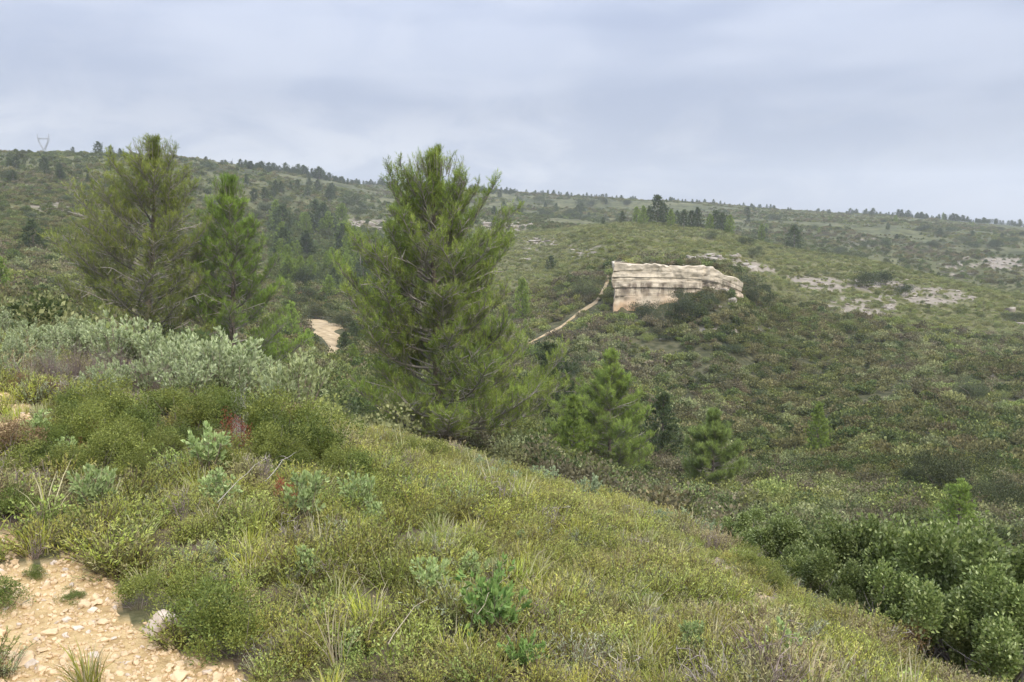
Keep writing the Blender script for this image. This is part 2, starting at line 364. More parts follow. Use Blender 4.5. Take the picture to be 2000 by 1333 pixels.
def rock_mat(name, base, dark, orange, strata=True, vscale=1.0):
    m, t, o = new_mat(name); tc = N(t, 'ShaderNodeTexCoord'); gp = N(t, 'ShaderNodeNewGeometry').outputs['Position']
    n1 = noise(t, gp, .8 * vscale, 8, .65); n2 = noise(t, mapping(t, gp, (.35 * vscale, .35 * vscale, 2.2 * vscale)), 1.5, 7, .65)
    c = ramp(t, [(.28, tuple(x * .62 for x in base)), (.5, base), (.75, tuple(min(x * 1.22, .85) for x in base))], n1).outputs[0]
    c = mixc(t, mrange(t, n2, .56, .70, 0, .5), c, dark)
    if strata:
        s = N(t, 'ShaderNodeSeparateXYZ'); t.links.new(gp, s.inputs[0])
        low = mth(t, 'MULTIPLY', mrange(t, s.outputs[2], -12.0, -7.6, 1, 0, True), mrange(t, noise(t, gp, .30, 3), .34, .54, .15, 1, True))
        c = mixc(t, mth(t, 'MULTIPLY', low, .75), c, orange)
        # black water stains: a broken band under the middle ledge, running down in drips
        drip = noise(t, mapping(t, gp, (.9, .9, .14)), .8, 7, .75)
        zb = mth(t, 'MULTIPLY', mrange(t, s.outputs[2], -6.6, -7.3, 0, 1, True), mrange(t, s.outputs[2], -10.2, -7.8, 0, 1, True))
        st = mth(t, 'MULTIPLY', zb, mrange(t, drip, .44, .55, 0, 1, True))
        big = noise(t, mapping(t, gp, (.16, .16, .5), loc=(2, 5, 1)), 1.4, 2)
        st = mth(t, 'MULTIPLY', st, mrange(t, big, .30, .42, 0, 1))
        c = mixc(t, mth(t, 'MULTIPLY', st, .78), c, (.12, .085, .06))
        ln = noise(t, mapping(t, gp, (.10, .10, 3.2)), 1.3, 8, .7)
        c = mixc(t, mrange(t, mth(t, 'ADD', ln, mth(t, 'MULTIPLY', mth(t, 'SUBTRACT', n1, .5), .7)), .60, .70, 0, .6), c, (.15, .115, .09))
    b = N(t, 'ShaderNodeBsdfPrincipled'); b.inputs['Roughness'].default_value = .92; b.inputs['Specular IOR Level'].default_value = .2
    t.links.new(c, b.inputs['Base Color'])
    bp = N(t, 'ShaderNodeBump'); bp.inputs['Strength'].default_value = .7; bp.inputs['Distance'].default_value = .12 / vscale
    t.links.new(noise(t, mapping(t, gp, (1, 1, 2)), 2.5 * vscale, 9, .7), bp.inputs['Height']); t.links.new(bp.outputs[0], b.inputs['Normal'])
    t.links.new(b.outputs[0], o.inputs[0]); return m
M_CLIFF = rock_mat('cliff_limestone', (.60, .515, .385), (.33, .29, .25), (.62, .37, .185))
M_ROCK = rock_mat('outcrop_limestone', (.32, .28, .225), (.18, .16, .13), (.5, .4, .3), False)
M_STONE = rock_mat('path_stone', (.58, .425, .25), (.38, .25, .13), (.5, .4, .3), False, 12)
M_STONE_W = rock_mat('pale_stone', (.56, .46, .35), (.42, .33, .24), (.5, .4, .3), False, 12)

def ground_mat():
    m, t, o = new_mat('ground'); gp = N(t, 'ShaderNodeNewGeometry').outputs['Position']
    at = N(t, 'ShaderNodeAttribute', attribute_name='tint'); s = N(t, 'ShaderNodeSeparateColor'); t.links.new(at.outputs['Color'], s.inputs[0])
    ln = N(t, 'ShaderNodeVectorMath', operation='LENGTH'); t.links.new(gp, ln.inputs[0]); dist = ln.outputs['Value']
    soil = ramp(t, [(.3, (.085, .062, .042)), (.5, (.15, .115, .078)), (.7, (.24, .19, .13))], noise(t, gp, 6, 8, .7)).outputs[0]
    litter = ramp(t, [(.35, (.07, .075, .03)), (.65, (.17, .16, .075))], noise(t, gp, 22, 6, .7)).outputs[0]
    near = mixc(t, mrange(t, noise(t, gp, 1.4, 5), .42, .6, 0, .85), soil, litter)
    fa = ramp(t, [(.30, (.062, .070, .030)), (.45, (.09, .096, .042)), (.56, (.118, .118, .055)), (.7, (.145, .135, .072))], noise(t, gp, .035, 7, .62)).outputs[0]
    fb = ramp(t, [(.42, (.42, .46, .42)), (.55, (1.1, 1.08, 1.05))], noise(t, mapping(t, gp, (1, .6, 1)), .22, 7, .72)).outputs[0]
    far = mixc(t, .9, fa, fb, 'MULTIPLY')
    far = mixc(t, mrange(t, noise(t, gp, .10, 9, .75), .64, .70, 0, .75), far, (.27, .245, .19))
    mid = mixc(t, mrange(t, noise(t, gp, .9, 6), .4, .6, 0, 1), (.045, .048, .022), (.10, .092, .048))  # soil colour darkened to deepen the contact shade under the scrub
    c = mixc(t, mrange(t, dist, 14, 24, 0, 1), near, mid)
    up = mixc(t, mrange(t, noise(t, gp, .6, 8, .7), .38, .60, 0, 1), (.078, .080, .032), (.145, .138, .060))
    c = mixc(t, mrange(t, dist, 128, 165, 0, 1), c, up)
    c = mixc(t, mrange(t, dist, 240, 380, 0, 1), c, far)
    grv = ramp(t, [(.30, (.31, .195, .085)), (.5, (.55, .39, .185)), (.68, (.66, .505, .285))], noise(t, gp, 9, 9, .75)).outputs[0]
    c = mixc(t, s.outputs[0], c, grv)
    br = ramp(t, [(.3, (.22, .17, .12)), (.7, (.42, .34, .25))], noise(t, gp, 12, 8, .7)).outputs[0]
    c = mixc(t, s.outputs[1], c, br)
    rk = ramp(t, [(.3, (.14, .12, .09)), (.7, (.31, .265, .205))], noise(t, gp, .8, 9, .7)).outputs[0]
    c = mixc(t, s.outputs[2], c, rk)
    b = N(t, 'ShaderNodeBsdfPrincipled'); b.inputs['Roughness'].default_value = .95; b.inputs['Specular IOR Level'].default_value = .1
    t.links.new(c, b.inputs['Base Color'])
    bp = N(t, 'ShaderNodeBump'); bp.inputs['Strength'].default_value = .8; bp.inputs['Distance'].default_value = .03
    t.links.new(noise(t, gp, 26, 8, .75), bp.inputs['Height']); t.links.new(bp.outputs[0], b.inputs['Normal'])
    t.links.new(b.outputs[0], o.inputs[0]); return m
M_GROUND = ground_mat()
def dirt_mat(name, a, b_, sc):
    m, t, o = new_mat(name); gp = N(t, 'ShaderNodeNewGeometry').outputs['Position']
    c = ramp(t, [(.3, tuple(x * .45 for x in a)), (.5, a), (.7, b_)], noise(t, gp, sc, 8, .7)).outputs[0]
    b = N(t, 'ShaderNodeBsdfPrincipled'); b.inputs['Roughness'].default_value = .95; t.links.new(c, b.inputs['Base Color'])
    bp = N(t, 'ShaderNodeBump'); bp.inputs['Strength'].default_value = .6; t.links.new(noise(t, gp, sc * 3, 6), bp.inputs['Height']); t.links.new(bp.outputs[0], b.inputs['Normal'])
    t.links.new(b.outputs[0], o.inputs[0]); return m
M_DIRT = dirt_mat('orange_dirt', (.34, .25, .13), (.50, .39, .24), .9)

# ------------------------------------------------------------------ terrain mesh
P = np.column_stack([flat, GZ.ravel()])
g_, b_, k_ = masks(P)
NA, NR = GZ.shape
i = np.arange(NA - 1)[:, None] * NR; j = np.arange(NR - 1)[None]
qf = np.stack([i + j, i + j + 1, i + NR + j + 1, i + NR + j], 2).reshape(-1, 4)[:, ::-1]
ter = ob('terrain', mk('terrain', P, qf, M_GROUND, np.column_stack([g_, b_, k_]), True)); tag(ter, 'rolling limestone hills and ravine under garrigue scrub', None, None, 'structure')
# close the small hole below the camera
pc = P.reshape(NA, NR, 3)[:, 0]; V = np.vstack([pc, [[0, 0, pc[:, 2].mean()]]]); k = np.arange(NA - 1)
tag(ob('ground', mk('ground', V, np.column_stack([k, k + 1, np.full(NA - 1, NA)])[:, ::-1], M_GROUND, np.tile([1, 0, 0], (NA + 1, 1)), True)), None, None, None, 'structure')

def ribbon(name, ctrl, widths, mat, label, lift=.10, seed=0):
    """a strip of trodden earth draped over the terrain, from ground points"""
    pts = np.array([hit(a, b, c)[:2] for a, b, c in ctrl]); t = np.linspace(0, len(pts) - 1, len(pts) * 9)
    C = np.column_stack([np.interp(t, np.arange(len(pts)), pts[:, q]) for q in (0, 1)])
    wd = np.interp(t, np.arange(len(pts)), widths) * (1 + .75 * vnoise(np.column_stack([t * 2.6, t * 0 + seed]), 1.0, seed))
    tg = np.gradient(C, axis=0); tg /= np.linalg.norm(tg, axis=1, keepdims=True); nr = np.column_stack([-tg[:, 1], tg[:, 0]])
    C = C + nr * (vnoise(np.column_stack([t, t * 0 + 5 + seed]), .9, seed) * wd * .35)[:, None]
    K = 7; off = np.linspace(-1, 1, K)
    XY = (C[:, None] + nr[:, None] * off[None, :, None] * wd[:, None, None] * .5).reshape(-1, 2)
    Z = height(XY[:, 0], XY[:, 1]) + lift - np.tile(np.abs(off) ** 6 * (lift + .25), len(C))
    m = len(C); i = np.arange(m - 1)[:, None] * K; j = np.arange(K - 1)[None]
    q = np.stack([i + j, i + j + 1, i + K + j + 1, i + K + j], 2).reshape(-1, 4)
    o = ob(name, mk(name, np.column_stack([XY, Z]), q, mat, None, True)); tag(o, label, None, None, 'structure')
    return C, wd
paths = [
 ribbon('hillside_path', [(1030,672,60),(1060,657,60),(1095,638,60),(1130,612,60),(1160,592,60),(1180,575,60),(1186,550,60),(1189,530,60)],
        [.4, .8, .8, 1.3, 1.0, .9, .6, .4], M_DIRT, 'narrow orange dirt path climbing the slope to the left end of the cliff', seed=2),
 ribbon('gravel_wash', [(652,694,60),(640,670,60),(632,650,60),(622,634,60),(604,626,60)], [1.4, 3.0, 3.6, 4.2, 4.2], M_DIRT, 'bare orange earth at the bottom of the ravine', .15, 4)]

def on_path(XY, pad):
    m = np.zeros(len(XY), bool)
    for C, wd in paths:
        for k in range(len(C)):
            m |= ((XY - C[k]) ** 2).sum(1) < (wd[k] * .5 + pad) ** 2
    return m

# ------------------------------------------------------------------ geometry-node scatter for what nobody could count
def scatter(name, pts, rot, scl, pid, protos, label, cat):
    me = D.meshes.new(name); me.vertices.add(len(pts)); me.vertices.foreach_set('co', np.ascontiguousarray(pts, np.float32).ravel())
    for nm, ty, dat, key in (('rot', 'FLOAT_VECTOR', rot, 'vector'), ('scl', 'FLOAT', scl, 'value'), ('pid', 'INT', pid, 'value')):
        a = me.attributes.new(nm, ty, 'POINT'); a.data.foreach_set(key, np.ascontiguousarray(dat, np.int32 if ty == 'INT' else np.float32).ravel())
    for p in protos:
        for mt in p.data.materials: pass
    ng = D.node_groups.new(name, 'GeometryNodeTree')
    ng.interface.new_socket('Geometry', in_out='INPUT', socket_type='NodeSocketGeometry'); ng.interface.new_socket('Geometry', in_out='OUTPUT', socket_type='NodeSocketGeometry')
    gi, go = ng.nodes.new('NodeGroupInput'), ng.nodes.new('NodeGroupOutput'); jn = ng.nodes.new('GeometryNodeJoinGeometry')
    def na(nm, ty):
        n = ng.nodes.new('GeometryNodeInputNamedAttribute'); n.data_type = ty; n.inputs[0].default_value = nm; return n.outputs[0]
    r_, s_, p_ = na('rot', 'FLOAT_VECTOR'), na('scl', 'FLOAT'), na('pid', 'INT')
    e2r = ng.nodes.new('FunctionNodeEulerToRotation'); ng.links.new(r_, e2r.inputs[0])
    for k, p in enumerate(protos):
        oi = ng.nodes.new('GeometryNodeObjectInfo'); oi.inputs['Object'].default_value = p; oi.inputs['As Instance'].default_value = True
        cmp_ = ng.nodes.new('FunctionNodeCompare'); cmp_.data_type = 'INT'; cmp_.operation = 'EQUAL'
        ia = [x for x in cmp_.inputs if x.type == 'INT']; ng.links.new(p_, ia[0]); ia[1].default_value = k
        ip = ng.nodes.new('GeometryNodeInstanceOnPoints')
        ng.links.new(gi.outputs[0], ip.inputs['Points']); ng.links.new(cmp_.outputs[0], ip.inputs['Selection'])
        ng.links.new(oi.outputs['Geometry'], ip.inputs['Instance']); ng.links.new(e2r.outputs[0], ip.inputs['Rotation']); ng.links.new(s_, ip.inputs['Scale'])
        ng.links.new(ip.outputs[0], jn.inputs[0])
    ng.links.new(jn.outputs[0], go.inputs[0])
    o = ob(name, me); md = o.modifiers.new('scatter', 'NODES'); md.node_group = ng
    return tag(o, label, cat, None, 'stuff')
def proto(me): return D.objects.new(me.name, me)      # kept out of the scene, only referenced by a scatter

# ------------------------------------------------------------------ plant builders
def leaf_shape(w=.4, fold=.12, tip=1.0):
    """a leaf of length 1 along z, folded a little on its midrib"""
    return (np.array([[0, 0, 0], [w / 2, fold, .45], [0, 0, .5], [-w / 2, fold, .45], [0, -.06, tip]]),
            np.array([[0, 1, 2], [0, 2, 3], [1, 4, 2], [2, 4, 3]]))
TRI = (np.array([[-.5, 0, 0], [.5, 0, 0], [0, 0, 1.]]), np.array([[0, 1, 2]]))
QUAD = (np.array([[0, 0, 0], [.5, .12, .5], [0, 0, 1.], [-.5, .12, .5]]), np.array([[0, 1, 2], [0, 2, 3]]))
UP = np.array([0, 0, 1.])
def unit(v): return v / (np.linalg.norm(v, axis=-1, keepdims=True) + 1e-9)

def pine(seed, H, prof, nb=58, tuft=.17, needle=.10, nw=.0085, step=.11, ndl=20, cols=((.095, .135, .026), (.21, .24, .052)), lean=0, tmin=.05, dead=14):
    global rng
    keep = rng; rng = np.random.default_rng(seed)
    wood, fol = Geo(), Geo(); GREY = np.array([.30, .27, .24]); BR = np.array([.17, .135, .11])
    K = 12; zz = np.linspace(0, H, K); bend = np.cumsum(rng.normal(size=(K, 2)) * .035 * H / 8, 0); bend[:, 0] += lean * zz / H; bend[0] = 0
    TP = np.column_stack([bend, zz]); wood.tube(TP, np.interp(zz / H, [0, .1, .6, 1], [.022, .017, .009, .002]) * H, BR, 7)
    tp, td, ts, tl, tc_ = [], [], [], [], []; bt = [1.]
    def width(t, az):
        L = np.interp(t, prof[:, 0], prof[:, 1]); Rr = np.interp(t, prof[:, 0], prof[:, 2]); return L + (Rr - L) * (.5 + .5 * math.cos(az))
    def tufts(line, k0):
        seg = np.linalg.norm(np.diff(line, axis=0), axis=1).sum(); n = max(2, int(seg / step)); f = k0 + (1 - k0) * (np.arange(n) + rng.random(n)) / n; f[-1] = 1
        x = f * (len(line) - 1); i0 = np.minimum(x.astype(int), len(line) - 2); fr = (x - i0)[:, None]
        p = line[i0] * (1 - fr) + line[i0 + 1] * fr; d = unit(line[i0 + 1] - line[i0])
        dd = unit(d * .40 + UP * (.65 + .35 * rng.random((n, 1))) + rng.normal(size=(n, 3)) * .50)
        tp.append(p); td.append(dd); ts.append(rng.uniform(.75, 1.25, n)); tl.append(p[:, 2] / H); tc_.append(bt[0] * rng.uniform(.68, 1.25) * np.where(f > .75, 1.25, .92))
    for b in range(nb):
        t0 = tmin + (.97 - tmin) * ((b + rng.random()) / nb) ** .85; az = b * 2.39996 + rng.normal() * .3
        el0 = np.interp(t0, [0, .25, .6, .9, 1], [R_(6), R_(20), R_(38), R_(58), R_(74)]) + rng.normal() * .12
        tend = min(t0 + .16 * math.sin(el0) + .02, 1); Lh = max(width(tend, az), .08) * rng.uniform(.80, 1.12)
        p0 = np.array([np.interp(t0 * H, zz, TP[:, 0]), np.interp(t0 * H, zz, TP[:, 1]), t0 * H])
        hd = np.array([math.cos(az), math.sin(az), 0]); sd = np.array([-hd[1], hd[0], 0])
        s = np.linspace(0, 1, 7); wob = rng.normal() * .10
        rise = Lh * math.tan(min(el0, R_(58))) * s ** 1.15 + Lh * .16 * s ** 3 - Lh * .06 * np.sin(pi * s) * (t0 < .5)
        line = p0 + hd * (Lh * s)[:, None] + sd * (wob * Lh * np.sin(pi * s))[:, None] + UP * rise[:, None]
        if line[-1, 2] > H * 1.0: line[:, 2] -= (line[-1, 2] - H) * s
        wood.tube(line, np.linspace(.0055, .0015, 7) * H * (1.15 - .6 * t0), GREY * rng.uniform(.7, 1.1), 4)
        bt[0] = rng.uniform(.8, 1.2)
        tufts(line[4:], .0)
        ns = int(7 + Lh * 10.5 * 8 / max(H, 5))
        for q in range(ns):
            f = .22 + .78 * (q + rng.random()) / ns; x = f * 6; i0 = min(int(x), 5); pp = line[i0] + (line[i0 + 1] - line[i0]) * (x - i0)
            tg = unit(line[i0 + 1] - line[i0]); side = (1 if q % 2 else -1)
            sl = (.13 + .24 * (1 - f)) * Lh * rng.uniform(.6, 1.2) + .10 * H / 8
            d0 = unit(tg * .6 + sd * side * rng.uniform(.3, 1.1) + UP * rng.uniform(-.2, .8)); u = np.linspace(0, 1, 4)
            sub = pp + d0 * (sl * u)[:, None] + UP * (sl * .22 * u ** 2)[:, None]
            wood.tube(sub, np.linspace(.0016, .0007, 4) * H, GREY * rng.uniform(.7, 1.15), 3)
            tufts(sub, .3)
            for e in range(3):
                v = .35 + .5 * rng.random(); s3 = pp + d0 * sl * v; d3 = unit(d0 + rng.normal(size=3) * .6 + UP * .35)
                l3 = sl * .45; tw = s3 + d3 * (l3 * u)[:, None]
                wood.tube(tw, np.linspace(.0010, .0005, 4) * H, GREY, 3); tufts(tw, .35)
    for e in range(dead):     # bare grey twigs
        t0 = rng.uniform(.08, .6); az = rng.random() * 2 * pi; Lh = width(t0, az) * rng.uniform(.7, 1.05); p0 = np.array([0, 0, t0 * H]) + np.append(bend[min(int(t0 * K), K - 1)], 0)
        s = np.linspace(0, 1, 6); hd = np.array([math.cos(az), math.sin(az), 0]); line = p0 + hd * (Lh * s)[:, None] + UP * (Lh * .35 * s)[:, None] + rng.normal(size=(6, 3)) * .03 * Lh * s[:, None]
        wood.tube(line, np.linspace(.003, .001, 6) * H, GREY * 1.35, 4)
        for q in range(7):
            f = rng.uniform(.35, 1); pp = line[min(int(f * 5), 5)]; d = unit(hd + rng.normal(size=3) * .7); wood.tube(pp + d * (np.linspace(0, .16 * Lh, 3))[:, None], [.0010 * H, .0008 * H, .0004 * H], GREY * 1.45, 3)
    # upright candles at the top
    n = 80; a = rng.random(n) * 2 * pi; rad = rng.random(n) ** .6 * width(.93, 0) * .95
    tpz = H * (1 - .045 * rng.random(n)) - rad * .42
    for k in range(n):
        p0 = np.array([TP[-1, 0] + math.cos(a[k]) * rad[k], TP[-1, 1] + math.sin(a[k]) * rad[k], tpz[k]]); d = unit(UP + np.array([math.cos(a[k]), math.sin(a[k]), 0]) * .3)
        line = p0 + d * (np.linspace(-.5, .35, 4) * .055 * H)[:, None]; wood.tube(line, .0009 * H, GREY, 3); tufts(line, .2)
    tp, td, ts, tl = np.concatenate(tp), np.concatenate(td), np.concatenate(ts), np.concatenate(tl)
    m = ndl; ph = np.arange(m) * 2.39996; sp = np.linspace(R_(78), R_(16), m); z0 = np.linspace(0, 1, m) * tuft
    dirs = np.column_stack([np.cos(ph) * np.sin(sp), np.sin(ph) * np.sin(sp), np.cos(sp)]); Fr = frames(dirs)
    bV = np.einsum('nij,nkj->nki', Fr, TRI[0][None] * np.array([nw, 1, needle])) + np.column_stack([ph * 0, ph * 0, z0])[:, None]
    bF = (TRI[1][None] + (np.arange(m) * 3)[:, None, None]).reshape(-1, 3)
    t = np.clip(rng.normal(.42, .3, (len(tp), 1)) + .9 * vnoise(tp, 1.1, 3)[:, None] * .35, 0, 1)
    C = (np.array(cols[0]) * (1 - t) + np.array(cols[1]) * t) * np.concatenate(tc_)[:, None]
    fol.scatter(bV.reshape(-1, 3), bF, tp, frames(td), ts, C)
    rng = keep
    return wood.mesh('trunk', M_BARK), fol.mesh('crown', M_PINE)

def far_pine(seed, H, wd, nclump=420, size=.16, cols=((.06, .085, .030), (.10, .125, .045)), tmin=.08):
    """pine of the middle and far distance: trunk, a few limbs, crown of needle clumps"""
    global rng
    keep = rng; rng = np.random.default_rng(seed); wood, fol = Geo(), Geo()
    wood.tube([(0, 0, 0), (.01 * H, 0, .5 * H), (0, .01 * H, .97 * H)], np.array([.02, .012, .003]) * H, np.array([.15, .12, .10]), 5)
    pts, dr = [], []
    nb = 40
    for b in range(nb):
        t0 = tmin + (.95 - tmin) * (b / nb); az = b * 2.4 + rng.normal() * .4; shape = np.interp(t0, [0, .12, .3, .6, .85, 1], [.7, .95, 1, .78, .42, .12])
        L = wd * shape * rng.uniform(.6, 1.15); el0 = np.interp(t0, [0, .5, 1], [.05, .4, 1.1]); hd = np.array([math.cos(az) * math.cos(el0), math.sin(az) * math.cos(el0), math.sin(el0)])
        p0 = np.array([0, 0, t0 * H]); wood.tube([p0, p0 + hd * L * .6, p0 + hd * L + UP * .1 * L], [.006 * H, .004 * H, .001 * H], np.array([.24, .21, .18]), 3)
        m = max(3, int(nclump / nb * (.5 + shape))); s = rng.uniform(.3, 1.05, (m, 1)) ** .8
        p = p0 + hd * L * s + UP * .12 * L * s * s + rng.normal(size=(m, 3)) * L * .15 * (.4 + s); p[:, 2] = np.minimum(p[:, 2], H * 1.0)
        pts.append(p); dr.append(unit(hd * .5 + UP * .8 + rng.normal(size=(m, 3)) * .35))
    pts, dr = np.concatenate(pts), np.concatenate(dr); k = 7
    ph = np.arange(k) * 2.4; sp = np.linspace(.9, .1, k); dirs = np.column_stack([np.cos(ph) * np.sin(sp), np.sin(ph) * np.sin(sp), np.cos(sp)])
    bV = np.einsum('nij,nkj->nki', frames(dirs), TRI[0][None] * np.array([.26, 1, 1])).reshape(-1, 3); bF = (TRI[1][None] + (np.arange(k) * 3)[:, None, None]).reshape(-1, 3)
    fol.scatter(bV, bF, pts, frames(dr), size * rng.uniform(.7, 1.3, len(pts)), rcol(len(pts), *cols, jit=.15))
    rng = keep
    return wood.mesh('trunk', M_BARK), fol.mesh('crown', M_PINE)

def bush(seed, rad, hgt, n, leaf, cols, name='scrub_bush', lobes=5, mat=None, stems=0, wl=.75, shape=QUAD, tipcol=None, lf=(.42, .62), spr=.42):
    """rounded shrub: leaves spread through several overlapping lobes, thickest near the outside"""
    global rng
    keep = rng; rng = np.random.default_rng(seed); g = Geo()
    lc = np.column_stack([rng.normal(size=lobes) * rad * spr, rng.normal(size=lobes) * rad * spr, hgt * rng.uniform(.25, .72, lobes)])
    lr_ = rad * rng.uniform(lf[0], lf[1], lobes)
    w = rng.integers(0, lobes, n); d = unit(rng.normal(size=(n, 3))); d[:, 2] = np.abs(d[:, 2]) * np.where(rng.random(n) < .75, 1, -.6)
    rr_ = rng.random(n) ** .38 * (1 + .34 * vnoise(d * 2.3 + lc[w] / rad, 1.0, seed))
    p = lc[w] + d * (lr_[w] * rr_)[:, None] * np.array([1, 1, hgt / rad * .78]); p[:, 2] = np.maximum(p[:, 2], .02 * hgt)
    dd = unit(d * .8 + UP * .55 + rng.normal(size=(n, 3)) * .55)
    C = rcol(n, *cols, jit=.14)
    if tipcol is not None:
        m = (rr_ > .85) & (rng.random(n) < .5); C[m] = rcol(m.sum(), cols[1], tipcol)
    bV = shape[0] * np.array([wl, 1, 1]); g.scatter(bV, shape[1], p, frames(dd), leaf * rng.uniform(.6, 1.35, n), C)
    for s in range(stems):
        q = lc[rng.integers(0, lobes)] + rng.normal(size=3) * rad * .25; b0 = np.array([rng.normal() * rad * .12, rng.normal() * rad * .12, 0]); mdp = (b0 + q) / 2 + rng.normal(size=3) * rad * .12
        g.tube([b0, mdp, q], [.018 * rad, .013 * rad, .004 * rad], np.array([.20, .165, .14]), 4)
    rng = keep
    return g.mesh(name, mat or M_SCRUB)

def herb(seed, nt_, h, rad, leaf, lw, per, cols, tip=None, name='herb', mat=None, twig=(.16, .12, .08), spread=.55, droop=.0):
    """low woody herb: many thin twigs from one foot, each carrying small leaves"""
    global rng
    keep = rng; rng = np.random.default_rng(seed); g = Geo()
    a = rng.random(nt_) * 2 * pi; rd = rng.random(nt_) ** .6; s = np.linspace(0, 1, 5)
    for k in range(nt_):
        hd = np.array([math.cos(a[k]), math.sin(a[k]), 0]); L = h * rng.uniform(.6, 1.1) * (1 - .35 * rd[k]); b0 = hd * rad * .35 * rd[k]
        line = b0 + hd * (rad * rd[k] * s ** 1.3)[:, None] + UP * (L * (s - droop * s * s))[:, None] + np.cumsum(rng.normal(size=(5, 3)) * .025 * h, 0)
        g.tube(line[::2], np.array([.0035, .0025, .0012]) * (h / .3) ** .5, np.array(twig) * rng.uniform(.7, 1.3), 3)
        n = per; f = rng.uniform(.18, 1, n); x = f * 4; i0 = np.minimum(x.astype(int), 3); p = line[i0] + (line[i0 + 1] - line[i0]) * (x - i0)[:, None]
        tg = unit(line[i0 + 1] - line[i0]); dd = unit(tg * .7 + rng.normal(size=(n, 3)) * spread + UP * .15)
        C = rcol(n, *cols, jit=.1) * rng.uniform(.85, 1.15)
        if tip is not None:
            m = f > .7; C[m] = rcol(m.sum(), cols[1], tip, .1)
        g.scatter(QUAD[0] * np.array([lw / leaf, 1, 1]), QUAD[1], p, frames(dd), leaf * rng.uniform(.7, 1.2, n), C)
    rng = keep
    return g.mesh(name, mat or M_HERB)

def grass(seed, n, h, rad, cols, straw, ps=.35, w=.0035, name='grass_tuft', lean=.5):
    global rng
    keep = rng; rng = np.random.default_rng(seed); g = Geo()
    a = rng.random(n) * 2 * pi; r0 = rad * rng.random(n) ** .7; L = h * rng.uniform(.5, 1.15, n); ln = lean * rng.uniform(.2, 1.3, n); a2 = a + rng.normal(size=n) * .7
    t = np.array([0, .4, .75, 1.]); hx = L[:, None] * ln[:, None] * t ** 2; hz = L[:, None] * (t - .28 * ln[:, None] * t ** 2)
    bx = (np.cos(a) * r0)[:, None] + np.cos(a2)[:, None] * hx; by = (np.sin(a) * r0)[:, None] + np.sin(a2)[:, None] * hx
    yaw = rng.random(n) * pi; wv = np.stack([np.cos(yaw), np.sin(yaw), yaw * 0], 1)[:, None] * (w * np.array([1, .9, .6, .12]))[None, :, None] * rng.uniform(.7, 1.3, (n, 1, 1))
    Cn = np.stack([bx, by, hz], 2); V = np.stack([Cn - wv, Cn + wv], 2).reshape(n, 8, 3)
    f = np.array([[0, 1, 3], [0, 3, 2], [2, 3, 5], [2, 5, 4], [4, 5, 7], [4, 7, 6]])
    C = np.where((rng.random(n) < ps)[:, None], rcol(n, *straw), rcol(n, *cols))
    g.add(V.reshape(-1, 3), (f[None] + (np.arange(n) * 8)[:, None, None]).reshape(-1, 3), np.repeat(C, 8, 0))
    rng = keep
    return g.mesh(name, M_HERB)

def silver(seed, ns, h, rad, leaf=.055, cols=((.25, .30, .13), (.46, .50, .29)), bare=.35, name='leaves'):
    """broad-leaved silvery sub-shrub: bare woody stems below, felted leaf pairs crowded at the tips"""
    global rng
    keep = rng; rng = np.random.default_rng(seed); st, lf = Geo(), Geo(); LV, LF = leaf_shape(.42, .07)
    for k in range(ns):
        a = k * 2.4 + rng.normal() * .3; rd = ((k + .5) / ns) ** .55; L = h * rng.uniform(.75, 1.08) * (1 - .22 * rd); s = np.linspace(0, 1, 6)
        hd = np.array([math.cos(a), math.sin(a), 0]); main = hd * (rad * rd * s ** .9)[:, None] + UP * (L * s)[:, None] + np.cumsum(rng.normal(size=(6, 3)) * .018 * h, 0); main[0] = hd * .04
        st.tube(main, np.linspace(.006, .0022, 6) * (h / .7), np.array([.22, .17, .135]) * rng.uniform(.8, 1.3), 4)
        lines = [main[2:]]
        for q in range(int(3 + 3 * h)):
            i0 = rng.integers(2, 5); d = unit(hd * .2 + rng.normal(size=3) * .5 + UP * 1.0); l = L * rng.uniform(.16, .34); ln = main[i0] + d * (l * np.linspace(0, 1, 4))[:, None] + hd * (.1 * l * np.linspace(0, 1, 4) ** 2)[:, None]
            st.tube(ln, [.003, .0025, .002, .0015], np.array([.24, .20, .155]), 3); lines.append(ln)
        for ln in lines:
            seg = np.linalg.norm(np.diff(ln, axis=0), axis=1).sum(); m = int(seg / (leaf * .30)) + 5
            f = bare + (1 - bare) * rng.random(m) ** .65; f[-6:] = rng.uniform(.96, 1, 6); x = f * (len(ln) - 1); i0 = np.minimum(x.astype(int), len(ln) - 2)
            p = ln[i0] + (ln[i0 + 1] - ln[i0]) * (x - i0)[:, None]; tg = unit(ln[i0 + 1] - ln[i0])
            sd = unit(np.cross(tg, rng.normal(size=(m, 3)))); op = np.interp(f, [0, .8, 1], [1.15, .9, .35])[:, None]
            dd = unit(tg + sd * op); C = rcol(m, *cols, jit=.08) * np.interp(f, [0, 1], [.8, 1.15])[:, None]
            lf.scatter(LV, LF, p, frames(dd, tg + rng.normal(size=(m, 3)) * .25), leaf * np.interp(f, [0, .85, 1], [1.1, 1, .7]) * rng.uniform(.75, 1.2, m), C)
    rng = keep
    return st.mesh('stems', M_BARK), lf.mesh(name, M_SILVER)

